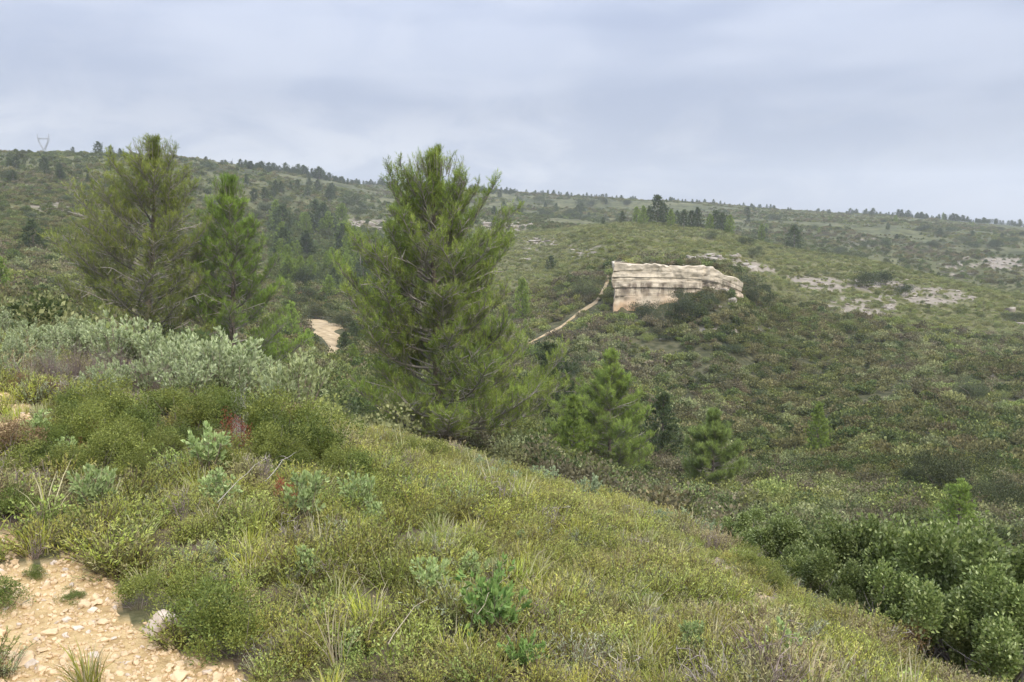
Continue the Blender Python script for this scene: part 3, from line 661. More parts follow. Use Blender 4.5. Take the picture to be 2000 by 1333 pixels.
def twigs(seed, n, h, rad, col=(.30, .26, .23)):
    global rng
    keep = rng; rng = np.random.default_rng(seed); g = Geo()
    for k in range(n):
        a = rng.random() * 2 * pi; hd = np.array([math.cos(a), math.sin(a), 0]); s = np.linspace(0, 1, 5); L = h * rng.uniform(.5, 1.1)
        ln = hd * (rad * rng.random() * s)[:, None] + UP * (L * s)[:, None] + np.cumsum(rng.normal(size=(5, 3)) * .035 * h, 0); ln[0] *= .3
        g.tube(ln, np.linspace(.0035, .0012, 5), np.array(col) * rng.uniform(.7, 1.3), 3)
        for q in range(5):
            p = ln[rng.integers(1, 5)]; d = unit(rng.normal(size=3) + UP * .9 + hd * .4); l = L * rng.uniform(.15, .35); e = p + d * l
            g.tube([p, p + d * l * .5 + rng.normal(size=3) * .08 * l, e], [.002, .0015, .0008], np.array(col) * rng.uniform(.8, 1.4), 3)
    rng = keep
    return g.mesh('dry_twigs', M_BARK)

def rock(seed, sx, sy, sz, mat, blocky=.55, k=9, name='rock', amp=.22):
    """angular stone: a rounded box, broken up by noise and a few flat breaks"""
    t = np.linspace(-1, 1, k); gx_, gy_ = np.meshgrid(t, t, indexing='ij'); fcs = []; V = []; n = 0
    for ax in range(3):
        for s in (-1, 1):
            a = np.empty((k, k, 3)); a[..., ax] = s; a[..., (ax + 1) % 3] = gx_; a[..., (ax + 2) % 3] = gy_
            V.append(a.reshape(-1, 3)); i = np.arange(k - 1)[:, None] * k; j = np.arange(k - 1)[None]
            q = np.stack([i + j, i + k + j, i + k + j + 1, i + j + 1], 2).reshape(-1, 4) + n; fcs.append(q if s > 0 else q[:, ::-1]); n += k * k
    V = np.concatenate(V); Fq = np.concatenate(fcs); V = V * (1 - blocky) * 0 + V / (np.abs(V) ** (2 + 5 * blocky)).sum(1, keepdims=True) ** (1 / (2 + 5 * blocky))
    r2 = np.random.default_rng(seed)
    for c in range(5):
        d = unit(r2.normal(size=3)); lim = r2.uniform(.62, .85); ex = V @ d - lim; V = V - np.where(ex > 0, ex, 0)[:, None] * d
    V = V * (1 + amp * fbm(V + seed * 3.7, 1.6, 3, seed))[:, None]
    V = V * np.array([sx, sy, sz])
    _, idx, inv = np.unique(np.round(V, 6), axis=0, return_index=True, return_inverse=True)
    return mk(name, V[idx], inv.reshape(-1)[Fq], mat)

def thing(name, parts, loc, scale, label, cat, group=None, rz=None, sxy=1.0):
    """one thing: a mesh by itself, or an Empty at its foot with its parts; parts share mesh data between alike things"""
    rz = random.uniform(0, 2 * pi) if rz is None else rz
    root = D.objects.new(name, parts[0] if len(parts) == 1 else None); COL.objects.link(root)
    root.location = loc; root.rotation_euler = (0, 0, rz); root.scale = (scale * sxy, scale * sxy, scale)
    if len(parts) > 1:
        root.empty_display_size = .2
        for me in parts:
            c = D.objects.new(me.name.split('.')[0], me); COL.objects.link(c); c.parent = root
    return tag(root, label, cat, group)

# ------------------------------------------------------------------ the rock cliff, layer upon layer
croot = D.objects.new('rock_cliff', None); COL.objects.link(croot); tag(croot, 'pale layered limestone cliff with orange and black stains on the hillside', 'cliff')
croot.location = (CL_A[0], CL_A[1], -13.5)
DEP = 7.5
def ring(n_front=130, n_side=20):
    u = np.linspace(0, clen, n_front); v = np.linspace(0, DEP, n_side)
    f = np.column_stack([u, u * 0]); r_ = np.column_stack([v * 0 + clen, v])[1:]; b = np.column_stack([u[::-3], u[::-3] * 0 + DEP])[1:]; l = np.column_stack([v * 0, v[::-1]])[1:-1]
    nf = np.concatenate([np.tile([0, -1.], (len(f), 1)), np.tile([1., 0], (len(r_), 1)), np.tile([0, 1.], (len(b), 1)), np.tile([-1., 0], (len(l), 1))])
    nf[0] = (-1., -.3); nf[len(f) - 1] = (.7, -.7)
    return np.concatenate([f, r_, b, l]), nf
RG, RN = ring()
ztopc = CL_A[2] + .2
lay = [(-13.6, -11.2, .0), (-11.2, -9.0, -.05), (-9.0, -7.7, -.25), (-7.7, -6.6, .25), (-6.6, -6.15, .05), (-6.15, -5.2, .35), (-5.2, ztopc - .0, .40)]
for li, (z0, z1, pr) in enumerate(lay):
    fr = [0, .04, .10, .2, .3, .4, .5, .6, .7, .8, .9, .96, 1.0]; jd = [.3, .03, .06, .24, .08, .14, .06, .2]; ins = [-jd[li], -.03] + [0] * 9 + [-.03, -jd[li + 1]]; rings = []
    zt = np.interp(RG[:, 0] / clen, [0, .25, .65, .82, 1], [0, -.06, -.5, -1.3, -3.0]) * (z1 + 13.6) / 9.
    for f_, in_ in zip(fr, ins):
        sag = .16 * vnoise(np.column_stack([RG * .18, RG[:, :1] * 0 + li]), 1.0, 40)
        z = z0 + (z1 - z0) * f_ + zt * (f_ if True else 1) + sag * (f_ if li < len(lay) - 1 else .4)
        if li: z = z + (np.interp(RG[:, 0] / clen, [0, .25, .65, .82, 1], [0, -.06, -.5, -1.3, -3.0]) * (z0 + 13.6) / 9. ) * (1 - f_)
        P3 = np.column_stack([RG, z])
        dsp = pr * .45 + in_ * min(.75, .45 * (z1 - z0)) + .34 * fbm(P3 * np.array([.22, .22, .35]), 1., 4, 60) + .18 * fbm(P3 * np.array([.25, .25, 1.5]), 1., 4, 66) - .9 * np.clip(vnoise(P3 * np.array([.75, .75, .16]), 1., 67) - .40, 0, 1)  + .16 * fbm(P3, 1.4, 3, 80) + .35 * vnoise(P3 * np.array([.10, .10, .05]), 1.0, 90)
        if li == len(lay) - 1: z = z + (  .26 * vnoise(P3[:, :2], .5, 70) + .22 * vnoise(P3[:, :2], 1.5, 71)) * f_
        q = RG + RN * dsp[:, None]; q[:, 0] += .5 * fbm(P3 * np.array([.3, .3, .45]), 1., 3, 77); q[:, 0] += q[:, 1].clip(0) * .42 * (1 - q[:, 0].clip(0, clen) / clen)
        xy = CL_A[:2] + q[:, :1] * cdir + q[:, 1:] * cnor
        rings.append(np.column_stack([xy, z]) - np.array(croot.location))
    nR = len(RG); V = np.concatenate(rings + [rings[0].mean(0, keepdims=True), rings[-1].mean(0, keepdims=True)]); m = len(rings)
    i = np.arange(m - 1)[:, None] * nR; j = np.arange(nR)[None]; j2 = (j + 1) % nR
    qd = np.stack([i + j, i + j2, i + nR + j2, i + nR + j], 2).reshape(-1, 4)
    tr = np.concatenate([qd[:, [0, 1, 2]], qd[:, [0, 2, 3]], np.column_stack([np.arange(nR), np.full(nR, m * nR), (np.arange(nR) + 1) % nR])[:, [0, 1, 2]],
                         np.column_stack([(m - 1) * nR + np.arange(nR), (m - 1) * nR + (np.arange(nR) + 1) % nR, np.full(nR, m * nR + 1)])])
    ob('rock_layer', mk('rock_layer', V, tr, M_CLIFF), croot)

# ------------------------------------------------------------------ rocks and outcrops of the slopes
slabs = [rock(s, 1, .75, .42, M_ROCK, .75, 9, 'limestone_rock') for s in range(5)]
def put_rock(px, py, wpx, rmin, label, group, flat_=1.0, cat='rock', jitter=0):
    p = hit(px, py, rmin); sc = wpx / F_PX * p[1] * .5
    o = D.objects.new('limestone_rock', random.choice(slabs)); COL.objects.link(o); o.location = p + np.array([0, 0, sc * .12]); o.scale = (sc, sc * random.uniform(.8, 1.3), sc * flat_ * random.uniform(.7, 1.2))
    o.rotation_euler = (random.gauss(0, .08), random.gauss(0, .08), random.uniform(0, 6.28)); return tag(o, label, cat, group)
for px, py, w_ in [(1417,572,22),(1425,590,26),(1405,603,16),(1440,560,20),(1452,520,22),(1430,506,20),(1467,532,30)]:
    put_rock(px, py, w_, 90, 'broken limestone block off the right end of the cliff', 'broken blocks at the right end of the cliff', 1.3)
put_rock(1443, 502, 12, 120, 'small upright pale boulder alone above the right end of the cliff', None, 2.6, 'boulder')
for px, py, w_ in [(1355,508,22),(1372,512,18),(1392,510,24),(1385,500,16),(1405,504,14),(1345,503,12)]:
    put_rock(px, py, w_, 125, 'low pale rock of the outcrop just above the cliff', 'outcrop rocks just above the cliff', 1.2)
for px, py, w_ in [(1378,648,14),(1392,647,16),(1410,647,18),(1425,650,10),(1478,674,12),(1470,650,8),(1310,655,9),(1294,665,12),(1500,644,9),(1592,678,8)]:
    put_rock(px, py, w_, 80, 'small pale rock showing between the bushes below the cliff', 'rocks between bushes below the cliff', 1.1)
put_rock(1970, 608, 22, 100, 'pale rounded boulder high on the right slope near the photo edge', None, 1.4, 'boulder')
put_rock(1990, 634, 18, 100, 'flat pale rock below the boulder at the right edge', None, .8)
for poly, a, c_, cov in ROCK[:4] + ROCK[7:8]:
    xs = [q[0] for q in poly]; ys = [q[1] for q in poly]; nn = 26
    tries = 0
    while nn and tries < 400:
        tries += 1; px, py = random.uniform(min(xs), max(xs)), random.uniform(min(ys), max(ys))
        if pip(np.array([px]), np.array([py]), poly)[0]:
            put_rock(px, py, random.uniform(4, 13), a, 'pale limestone slab in the bare patch on the right slope', 'limestone slabs of the bare patch on the right slope', .6); nn -= 1
for (x0, x1, y0, y1, nn, rm, lab, grp, fl, wr) in [
    (1905, 2000, 510, 526, 16, 240, 'pale rock of the far outcrop at the right edge', 'far outcrop rocks at the right edge', 1., (5, 14)),
    (1630, 1720, 466, 480, 12, 260, 'white rock speck on the far right plateau', 'rock specks on the far right plateau', 1., (4, 9)),
    (655, 750, 434, 452, 20, 200, 'pale rock of the broken ledge left of the central pine', 'ledge rocks left of the central pine', 1.3, (8, 20)),
    (945, 1035, 436, 452, 16, 200, 'pale rock of the ledge right of the central pine top', 'ledge rocks right of the central pine', 1.2, (10, 24)),
    (1030, 1085, 466, 474, 7, 150, 'flat rock of the bare shelf right of the central pine', 'shelf rocks right of the central pine', .6, (10, 22)),
    (1015, 1060, 492, 512, 6, 120, 'low grey rock beside the shelf right of the central pine', 'grey rocks below the shelf', .8, (8, 16)),
    (1110, 1175, 480, 508, 10, 150, 'small rock on the slope left of the cliff', 'small rocks left of the cliff', .8, (5, 12)),
    (65, 130, 395, 426, 14, 150, 'white rock on the far left hillside', 'white rocks on the far left hillside', 1., (5, 13)),
    (1835, 1900, 505, 540, 9, 240, 'small rock on the far slope at right', 'small rocks on the far slope at right', 1., (4, 10)),
    (1560, 1900, 535, 560, 14, 120, 'grey rock poking out of the upper right slope', 'grey rocks on the upper right slope', .8, (4, 10))]:
    for _ in range(nn): put_rock(random.uniform(x0, x1), random.uniform(y0, y1), random.uniform(*wr), rm, lab, grp, fl)

# ------------------------------------------------------------------ hillside scrub (uncountable)
SG = [((.075, .095, .030), (.19, .205, .062)), ((.085, .085, .036), (.20, .18, .080)), ((.055, .075, .028), (.135, .155, .050)), ((.12, .13, .058), (.25, .26, .12)), ((.095, .085, .048), (.19, .165, .095)), ((.12, .145, .046), (.25, .27, .085))]
sp_near = [proto(bush(100 + k, .6, .66, 800, .066, SG[k], lobes=6)) for k in range(6)]
sp_lite = [proto(bush(140 + k, .6, .5, 420, .10, ((.13, .145, .052), (.27, .275, .11)), lobes=6)) for k in range(2)]
sp_mid = [proto(bush(120 + k, .6, .60, 420, .10, SG[k], lobes=5)) for k in range(6)]
def sample(r0, r1, dens, az0=-43, az1=43):
    area = R_(az1 - az0) * .5 * (r1 * r1 - r0 * r0); n = int(area * dens); az = R_(1) * rng.uniform(az0, az1, n); r = np.sqrt(rng.uniform(r0 * r0, r1 * r1, n))
    return np.column_stack([np.sin(az) * r, np.cos(az) * r])
def lay_out(XY, smin, smax, sink=.05, tilt=.12):
    Z = height(XY[:, 0], XY[:, 1]); s = smin + (smax - smin) * 1.25 * rng.random(len(XY)) ** 1.8; rot = np.column_stack([rng.normal(size=(len(XY), 2)) * tilt, rng.random(len(XY)) * 2 * pi])
    return np.column_stack([XY, Z - sink * s]), rot, s
OPEN = [([(1192,560),(1300,560),(1352,588),(1340,604),(1290,628),(1240,632),(1192,626)], 121), ([(590,618),(650,618),(668,700),(640,715),(620,690),(605,650)], 130), ([(1020,690),(1030,665),(1150,590),(1180,560),(1182,580),(1160,612),(1080,665),(1040,690)], 125)]
def keepveg(XY, pad, rockp=.72):
    P3 = np.column_stack([XY, height(XY[:, 0], XY[:, 1])]); g, b, k = masks(P3)
    m = ~on_path(XY, pad) & ~((k > 0) & (rng.random(len(XY)) < rockp)) & ~(g > .5)
    rel = XY - CL_A[:2]; u = rel @ cdir; v = rel @ cnor
    px, py = project(P3); r_ = np.hypot(XY[:, 0], XY[:, 1])
    for q, rmx in OPEN: m &= ~((r_ < rmx) & (r_ > 50) & pip(px, py, q))
    m &= ~((u > -1.0) & (u < clen * .9) & (v > -1.6) & (v < .7))
    return m
def pidpick(XY, nk, sc, seed):
    f = vnoise(XY, sc, seed) * .5 + .5; return np.clip(((f * .75 + rng.random(len(XY)) * .55 - .15) * nk).astype(int), 0, nk - 1)
XY = sample(19, 60, 1.4); XY = XY[keepveg(XY, .3)]; pt, ro, s = lay_out(XY, .6, 1.7)
scatter('scrub', pt, ro, s, pidpick(XY, 6, 1 / 9., 21), sp_near, 'low mixed evergreen scrub covering the bottom of the ravine', 'scrub')
XY = sample(60, 150, .95); XY = XY[keepveg(XY, .4)]; XY = XY[fbm(XY, 1 / 5., 3, 33) > -.50]; pt, ro, s = lay_out(XY, .8, 2.1)
scatter('scrub', pt, ro, s, pidpick(XY, 6, 1 / 16., 22), sp_mid, 'dense olive scrub covering the slope below the cliff', 'scrub')
XY = sample(150, 290, .85); XY = XY[keepveg(XY, .6)]; a_ = np.degrees(np.arctan2(XY[:, 0], XY[:, 1])); spur = a_ > -3
XY = XY[spur | (rng.random(len(XY)) < .8)]; a_ = np.degrees(np.arctan2(XY[:, 0], XY[:, 1])); spur = a_ > -3
pt, ro, s = lay_out(XY, .40, 1.2); s = s * np.where(spur, 1, np.where((a_ > -17) & (a_ < -7.5), 1.9, 1.4)); k_ = pidpick(XY, 6, 1 / 25., 23)
scatter('scrub', pt, ro * np.array([.5, .5, 1]), s, np.where((a_ > -17) & (a_ < -7.5), 2, np.where(spur, np.array([6, 7, 3, 6, 0, 7])[k_], np.array([2, 0, 1, 2, 0, 4])[k_])), sp_mid + sp_lite, 'low scrub covering the hill behind the cliff', 'scrub')
XY = sample(290, 760, .13); XY = XY[keepveg(XY, 1)]; rr_ = np.hypot(XY[:, 0], XY[:, 1]); f_ = vnoise(XY, 1 / 40., 30) + vnoise(XY, 1 / 12., 31) * .8; XY = XY[f_ > np.where(rr_ < 420, -.9, -.15)]
rr_ = np.hypot(XY[:, 0], XY[:, 1]); pt, ro, s = lay_out(XY, .9, 2.5); k_ = pidpick(XY, 6, 1 / 50., 24)
scatter('scrub', pt, ro * np.array([.3, .3, 1]), s, np.where(rr_ < 450, np.array([2, 0, 2, 1, 2, 4])[k_], np.array([3, 0, 1, 0, 2, 4])[k_]), sp_mid, 'scrub dotting the far plateau and left hillside', 'scrub')

# ------------------------------------------------------------------ big pines
def prof(rows, H, cx, s):   # rows: fraction of height, half width left, half width right in picture units of the tree's own distance
    return np.array([(t, l * s, r * s) for t, l, r in rows])
def hero(px, Y, pytop, seed, rows, label, **kw):
    p = on(px, Y); H = h_top(p, pytop); s = Y / F_PX
    me = pine(seed, H, np.array([(t, l * s, r * s) for t, l, r in rows]), **kw)
    print('pine', px, 'H', round(H, 2)); return thing('pine_tree', list(me), p - np.array([0, 0, .1]), 1, label, 'tree', None, 0)
hero(856, 22, 292, 3, [(0,110,120),(.06,150,190),(.15,165,235),(.24,160,225),(.32,130,175),(.40,190,140),(.50,205,125),(.58,180,130),(.66,120,175),(.72,82,150),(.78,84,95),(.86,84,74),(.92,76,62),(.96,44,40),(1,10,10)],
     'tall bushy pine in the middle of the picture, its spiky top above the skyline', nb=98, ndl=17, dead=34, needle=.085, tuft=.15)
hero(300, 34, 266, 8, [(0,110,100),(.08,130,130),(.2,135,140),(.35,150,120),(.5,155,100),(.62,150,92),(.7,118,88),(.8,90,80),(.88,66,64),(.94,34,36),(1,8,8)],
     'large grey-branched pine on the left, taller of the two pines behind the silvery shrubs', nb=64, tuft=.19, needle=.10, nw=.010, step=.15, ndl=16, cols=((.12,.15,.030),(.235,.25,.056)), dead=34, lean=.75)
hero(462, 36, 346, 14, [(0,90,120),(.1,100,130),(.25,90,115),(.4,80,92),(.55,76,78),(.7,72,60),(.85,54,46),(.95,26,26),(1,12,12)],
     'denser green pine touching the right side of the large left pine', nb=62, tuft=.19, needle=.10, nw=.010, step=.14, ndl=17, cols=((.10,.15,.026),(.185,.24,.046)), dead=10)
hero(1192, 44, 688, 21, [(0,115,80),(.15,125,90),(.3,112,85),(.5,82,70),(.7,52,50),(.85,30,28),(1,6,6)],
     'bright green cone-shaped pine in the ravine right of the central pine', nb=54, tuft=.18, needle=.13, nw=.012, step=.17, ndl=18, cols=((.13,.18,.036),(.24,.29,.065)), dead=6)
hero(1388, 42, 803, 23, [(0,50,50),(.15,58,60),(.4,54,55),(.6,42,44),(.8,26,26),(1,5,5)],
     'small pale pine in the ravine with bare greyish lower branches', nb=40, tuft=.20, needle=.13, nw=.012, step=.17, ndl=16, cols=((.13,.17,.045),(.20,.24,.07)), dead=34, tmin=.14)
GREEN = dict(cols=((.11, .155, .03), (.21, .26, .055))); DULL = dict(cols=((.042, .060, .024), (.085, .108, .040))); LITE = dict(cols=((.15, .21, .045), (.25, .31, .075)))
FP = {'g': [far_pine(200 + k, 1, .27, 700, .055, **GREEN) for k in range(3)], 'd': [far_pine(210 + k, 1, .34, 520, .065, **DULL) for k in range(4)], 'l': [far_pine(220 + k, 1, .28, 900, .045, **LITE) for k in range(2)]}
def mid(px, Y, pytop, kind, label, group=None, sxy=1., hmax=None):
    p = on(px, Y); H = h_top(p, pytop)
    if H < .8: H = .8
    if hmax: H = min(H, hmax)
    return thing('pine_tree', list(random.choice(FP[kind])), p - np.array([0, 0, .02 * H]), H, label, 'tree', group, None, sxy)
for a in [
 (1075,60,672,'d','dull green pine in the ravine between the central pine and the bright cone-shaped pine',1.1), (1292,52,768,'d','dim pine right behind the bright cone-shaped pine in the ravine',1.),
 (1595,62,786,'g','slim lone young pine standing in the middle of the right slope',.75), (1868,30,938,'l','bright yellow-green young pine poking up behind the oak thicket',1.1),
 (1835,68,812,'g','small young pine low on the slope at far right',1.1), (1076,175,500,'d','broader of the two pines on the slope left of the cliff',1.25), (1137,170,502,'d','narrower pine on the slope, next left of the cliff path',.9),
 (1020,120,545,'g','small slim pine on the slope close to the central pine',.8), (603,78,642,'l','small round-topped pine standing left of the bare orange earth',.8), (690,75,672,'g','low green pine right of the bare orange earth, under the central pine',1.2),
 (572,88,588,'l','pale green sapling pine in the ravine left of the orange earth',.9), (588,150,500,'g','slender light pine up the ravine between the big pines',.8), (640,190,490,'g','pine up the ravine just left of the central pine crown',1.2),
 (600,210,455,'d','dark pine up the ravine right of the denser left pine',1.3), (555,200,445,'d','dark pine half behind the denser left pine',1.3), (660,170,510,'g','pine of the ravine standing behind the tip of the long left branch',1.),
 (66,120,430,'d','wide dull pine alone on the lower left hillside',1.3), (48,280,310,'d','dark pine on the left hillside below the larger pylon',1.0), (60,270,328,'g','light green pine beside the dark pine below the larger pylon',1.),
 (5,60,500,'l','bright green young pine cut by the left edge of the picture',1.), (143,350,287,'d','rounded lone pine on the left skyline, next right of the larger pylon',1.), (193,340,277,'d','tallest pine of the left skyline clump, right of the lone rounded pine',1.1),
 (217,345,285,'d','second pine of the left skyline clump, beside the tallest',1.1), (172,240,340,'d','faint pine on the left hillside under the skyline clump',.8), (403,390,306,'d','lone pine on the skyline left of the small faint pylon',.9),
 (213,330,300,'d','lower pine just below the left skyline clump',1.), (1550,250,440,'d','single bushy pine behind the crest of the hill above the cliff',1.1), (1487,262,438,'g','slim pine on the crest right of the tree row',.8),
 (1178,250,425,'d','small pine on the hill crest left of the tree row above the cliff',1.), (1215,250,412,'d','narrow pine next left of the tree row above the cliff',.8), (1940,330,520,'g','light pine below the crest line at the far right',1.3),
 (1985,335,525,'d','dull pine by the right edge below the crest line',1.2), (1895,430,450,'d','single pine on the far right plateau',1.), (235,350,290,'d','third, lowest pine of the left skyline clump',1.2),
 (470,395,311,'d','pine on the skyline just right of the small faint pylon',1.1), (490,400,315,'d','broad pine on the skyline, first of the long descending tree line',1.3), 
 (1120,40,770,'g','small pine right of the lowest branches of the central pine',.9), (545,50,650,'g','small pine at the foot of the denser left pine',1.2), (960,60,800,'d','dim pine under the lowest right branches of the central pine',1.)]:
    mid(a[0], a[1], a[2], a[3], a[4], None, a[5])
for px, top in [(1243,404),(1256,402),(1268,405),(1284,382),(1297,398),(1310,408),(1322,412),(1335,410),(1350,412),(1362,406),(1386,418),(1398,412),(1410,416),(1425,420)]:
    mid(px, random.uniform(236, 262), top, random.choice('dg'), 'pine of the close row on the hill crest above the cliff', 'pine row on the hill crest above the cliff', .95)
# ridge pines: the line running down from the left skyline, and the plateau skyline
def skyline(px, lo=250, hi=760):
    rs = np.linspace(lo, hi, 120); best = (1e9, lo)
    for r in rs:
        p = on(px, r); _, y = project(p[None]); 
        if y[0] < best[0]: best = (y[0], r)
    return best
def ridge_row(x0, x1, n, hpx, lab, grp, wig=18, kinds='d', sxy=1.2):
    for k in range(n):
        px = random.uniform(x0, x1); y, r = skyline(px); hh = random.uniform(*hpx); mid(px, r - random.uniform(0, wig), y - hh, random.choice(kinds), lab, grp, sxy * random.uniform(.8, 1.3))
ridge_row(500, 640, 34, (8, 21), 'small dark pine in the tree line running down the left ridge', 'pines along the left ridge')
ridge_row(640, 960, 34, (6, 15), 'tiny dark pine on the far skyline behind the central pine', 'pines on the skyline behind the central pine')
ridge_row(960, 1250, 20, (2, 10), 'tiny pine on the skyline between the central pine and the cliff hill', 'pines on the middle skyline')
ridge_row(1250, 1650, 12, (2, 10), 'tiny pine on the skyline above the cliff hill', 'pines on the skyline above the cliff hill')
ridge_row(1650, 2010, 30, (6, 15), 'tiny pine on the long skyline row at far right', 'pines on the right skyline')
ridge_row(0, 470, 8, (3, 9), 'tiny pine or bush on the left skyline', 'small growth on the left skyline')
for (x0, x1, y0, y1, n_, lab, grp, kinds, hh) in [
    (480, 700, 345, 400, 22, 'scattered dark pine on the slope below the left ridge', 'pines below the left ridge', 'd', (14, 26)),
    (540, 720, 440, 560, 34, 'dark pine of the wood filling the upper ravine', 'pines in the upper ravine', 'dg', (30, 60)),
    (960, 1200, 375, 425, 16, 'small dark pine on the far slopes right of the central pine', 'pines on the middle slopes', 'd', (8, 18)),
    (1450, 2000, 405, 470, 18, 'small dark pine on the far right plateau', 'pines on the far right plateau', 'dg', (8, 18)),
    (0, 120, 330, 360, 8, 'pine of the dim group on the far left slope', 'pines on the far left slope', 'd', (14, 30)),
    (560, 760, 560, 690, 14, 'dim low pine at the bottom of the ravine', 'low pines at the ravine bottom', 'dg', (26, 50))]:
    for _ in range(n_):
        px, py = random.uniform(x0, x1), random.uniform(y0, y1)
        if 580 < px < 672 and py > 605: continue
        p = hit(px, py, 60); H = random.uniform(*hh) / F_PX * p[1]
        thing('pine_tree', list(random.choice(FP[random.choice(kinds)])), p, H, lab, 'tree', grp, None, random.uniform(.9, 1.3))

# the far wood along the skyline, one mass
pts = []
for x0, x1, n_ in ((470, 1010, 300), (1010, 1650, 90), (1650, 2040, 150)):
    for _ in range(n_):
        px = random.uniform(x0, x1); y, r = skyline(px); p = on(px, r - random.uniform(-6, 26 if x0 < 1000 else 10)); pts.append(p - np.array([0, 0, .2]))
n_ = len(pts); tr_ = scatter('treeline', np.array(pts), np.column_stack([np.zeros((n_, 2)), rng.random(n_) * 6.28]), rng.uniform(1.2, 4.2, n_), rng.integers(0, 3, n_), [proto(FP['d'][k][1]) for k in range(3)], 'dark fringe of pines and bushes along the far skyline', 'trees')
# ------------------------------------------------------------------ dark round evergreen bushes on the slopes
DK = [bush(300 + k, .5, .62, 3200, .028, ((.042, .055, .028), (.095, .11, .052)), 'evergreen_bush', 9, stems=6) for k in range(4)]
DKL = [bush(320 + k, .5, .62, 9000, .016, ((.042, .055, .028), (.11, .125, .06)), 'evergreen_bush', 16, stems=8, lf=(.2, .4)) for k in range(2)]
OB = [bush(335 + k, .5, .6, 3000, .030, ((.10, .12, .035), (.22, .235, .075)), 'evergreen_bush', 9, stems=4) for k in range(2)]
def dark(px, py, wpx, rmin, label, group=None, flat_=.6, pool=None):
    p = hit(px, py, rmin); sc = wpx / F_PX * p[1]
    o = D.objects.new('evergreen_bush', random.choice(pool or (DKL if wpx > 62 else DK))); COL.objects.link(o); o.location = p - np.array([0, 0, .05 * sc]); o.scale = (sc, sc, sc * flat_ / .6)
    o.rotation_euler = (0, 0, random.uniform(0, 6.28)); return tag(o, label, 'bush', group)
for a in [(622,624,66,60,'dark round bush at the upper end of the bare orange earth'),(672,640,70,60,'dark bush right of the bare orange earth, under the long left branch'),(575,600,50,60,'dark bush between the denser left pine and the orange earth',),
          (588,560,80,80,'greyish dark bush mass up the ravine behind the orange earth'),(1140,585,80,90,'large dark bush left of the cliff path'),(1640,500,30,150,'dark bush on the crest right of the tree row'),
          (1395,468,34,150,'dark bush on the hilltop straight above the cliff'),(105,575,70,30,'dark low bush on the left behind the silvery shrubs'),(1470,505,36,120,'dark bush above the right end of the cliff'),
          (1690,562,56,120,'left end of the long dark bushes across the bare patch on the right slope'),(1726,560,52,120,'middle one of the long dark bushes across the bare patch on the right slope'),(1765,578,38,110,'dark bush between the two pale bare patches on the right slope'),(1395,560,30,90,'dark bush in the notch at the right end of the cliff'),
          (1380,598,36,90,'dark bush at the lower right foot of the cliff'),(1440,560,60,100,'dark bush spreading right of the cliff'),(1470,600,90,90,'broad bush on the slope just right of the cliff foot'),
          (1340,625,110,90,'broad dark bush below the right half of the cliff'),(1250,622,60,90,'low dark bush at the left foot of the cliff'),(1905,785,90,50,'large dark bush low on the slope at far right'),
          (1450,935,70,28,'grey-green bush beside the small pale pine with bare lower branches'),(1100,745,110,40,'dark brownish bush right of the central pine base'),(1300,880,90,32,'dark bush between the bright pine and the small pale pine')]:
    dark(*a)
for px, py, w_ in [(1870, 985, 190), (1945, 1010, 140), (1810, 965, 110)]:
    dark(px, py, w_, 24, {190: 'dark blue-green oak bush behind the oak thicket, largest of three', 140: 'dark blue-green oak bush behind the thicket, near the right edge', 110: 'dark blue-green oak bush behind the thicket, left of the yellow-green young pine'}[w_], None, .7)
for (x0, x1, y0, y1, n_, rm, lab, grp, wr) in [
    (480, 760, 395, 480, 26, 120, 'dark bush on the slope left of the central pine', 'dark bushes left of the central pine', (18, 40)),
    (960, 1240, 392, 450, 22, 150, 'dark bush on the far slopes right of the central pine', 'dark bushes on the middle slopes', (14, 34)),
    (1440, 2000, 420, 500, 40, 200, 'dark bush on the far right plateau', 'dark bushes on the far right plateau', (14, 36)),
    (0, 480, 310, 440, 34, 120, 'dark bush on the left hillside', 'dark bushes on the left hillside', (14, 36)),
    (560, 740, 570, 700, 18, 60, 'dark bush at the bottom of the ravine', 'dark bushes at the ravine bottom', (26, 56))]:
    for _ in range(n_):
        px, py = random.uniform(x0, x1), random.uniform(y0, y1)
        if 580 < px < 672 and py > 605: continue
        dark(px, py, random.uniform(*wr), rm, lab, grp, random.uniform(.35, .6))
for _ in range(46):
    px = random.uniform(1180, 2000); dark(px, random.uniform(640 if px < 1500 else 620, 930), random.uniform(20, 58), 50, 'rounded bush standing a little above the scrub of the right slope', 'rounded bushes on the right slope', random.uniform(.35, .55), None if random.random() < .6 else OB)
# gorse in flower
GO = [bush(330, .5, .6, 500, .06, ((.10, .11, .03), (.14, .14, .04)), 'gorse', 6, tipcol=(.62, .40, .03))]
for px, py, w_ in [(1835,642,18),(1870,650,14),(1468,845,20),(1290,690,14),(1865,885,14),(1440,685,12),(1255,655,14),(1850,655,10),(1790,925,14),(1595,850,12)]:
    dark(px, py, w_, 40, 'small gorse bush with yellow flowers on the right slope', 'flowering gorse bushes on the right slope', .6, GO)
AUT = bush(331, .5, .6, 700, .05, ((.26, .12, .05), (.36, .19, .09)), 'autumn_shrub', 6, mat=M_LEAF)
for px, py, w_ in [(595,585,34),(560,572,20)]: dark(px, py, w_, 60, 'orange-leaved shrub in the ravine left of the central pine', 'orange-leaved shrubs in the ravine', .6, [AUT])

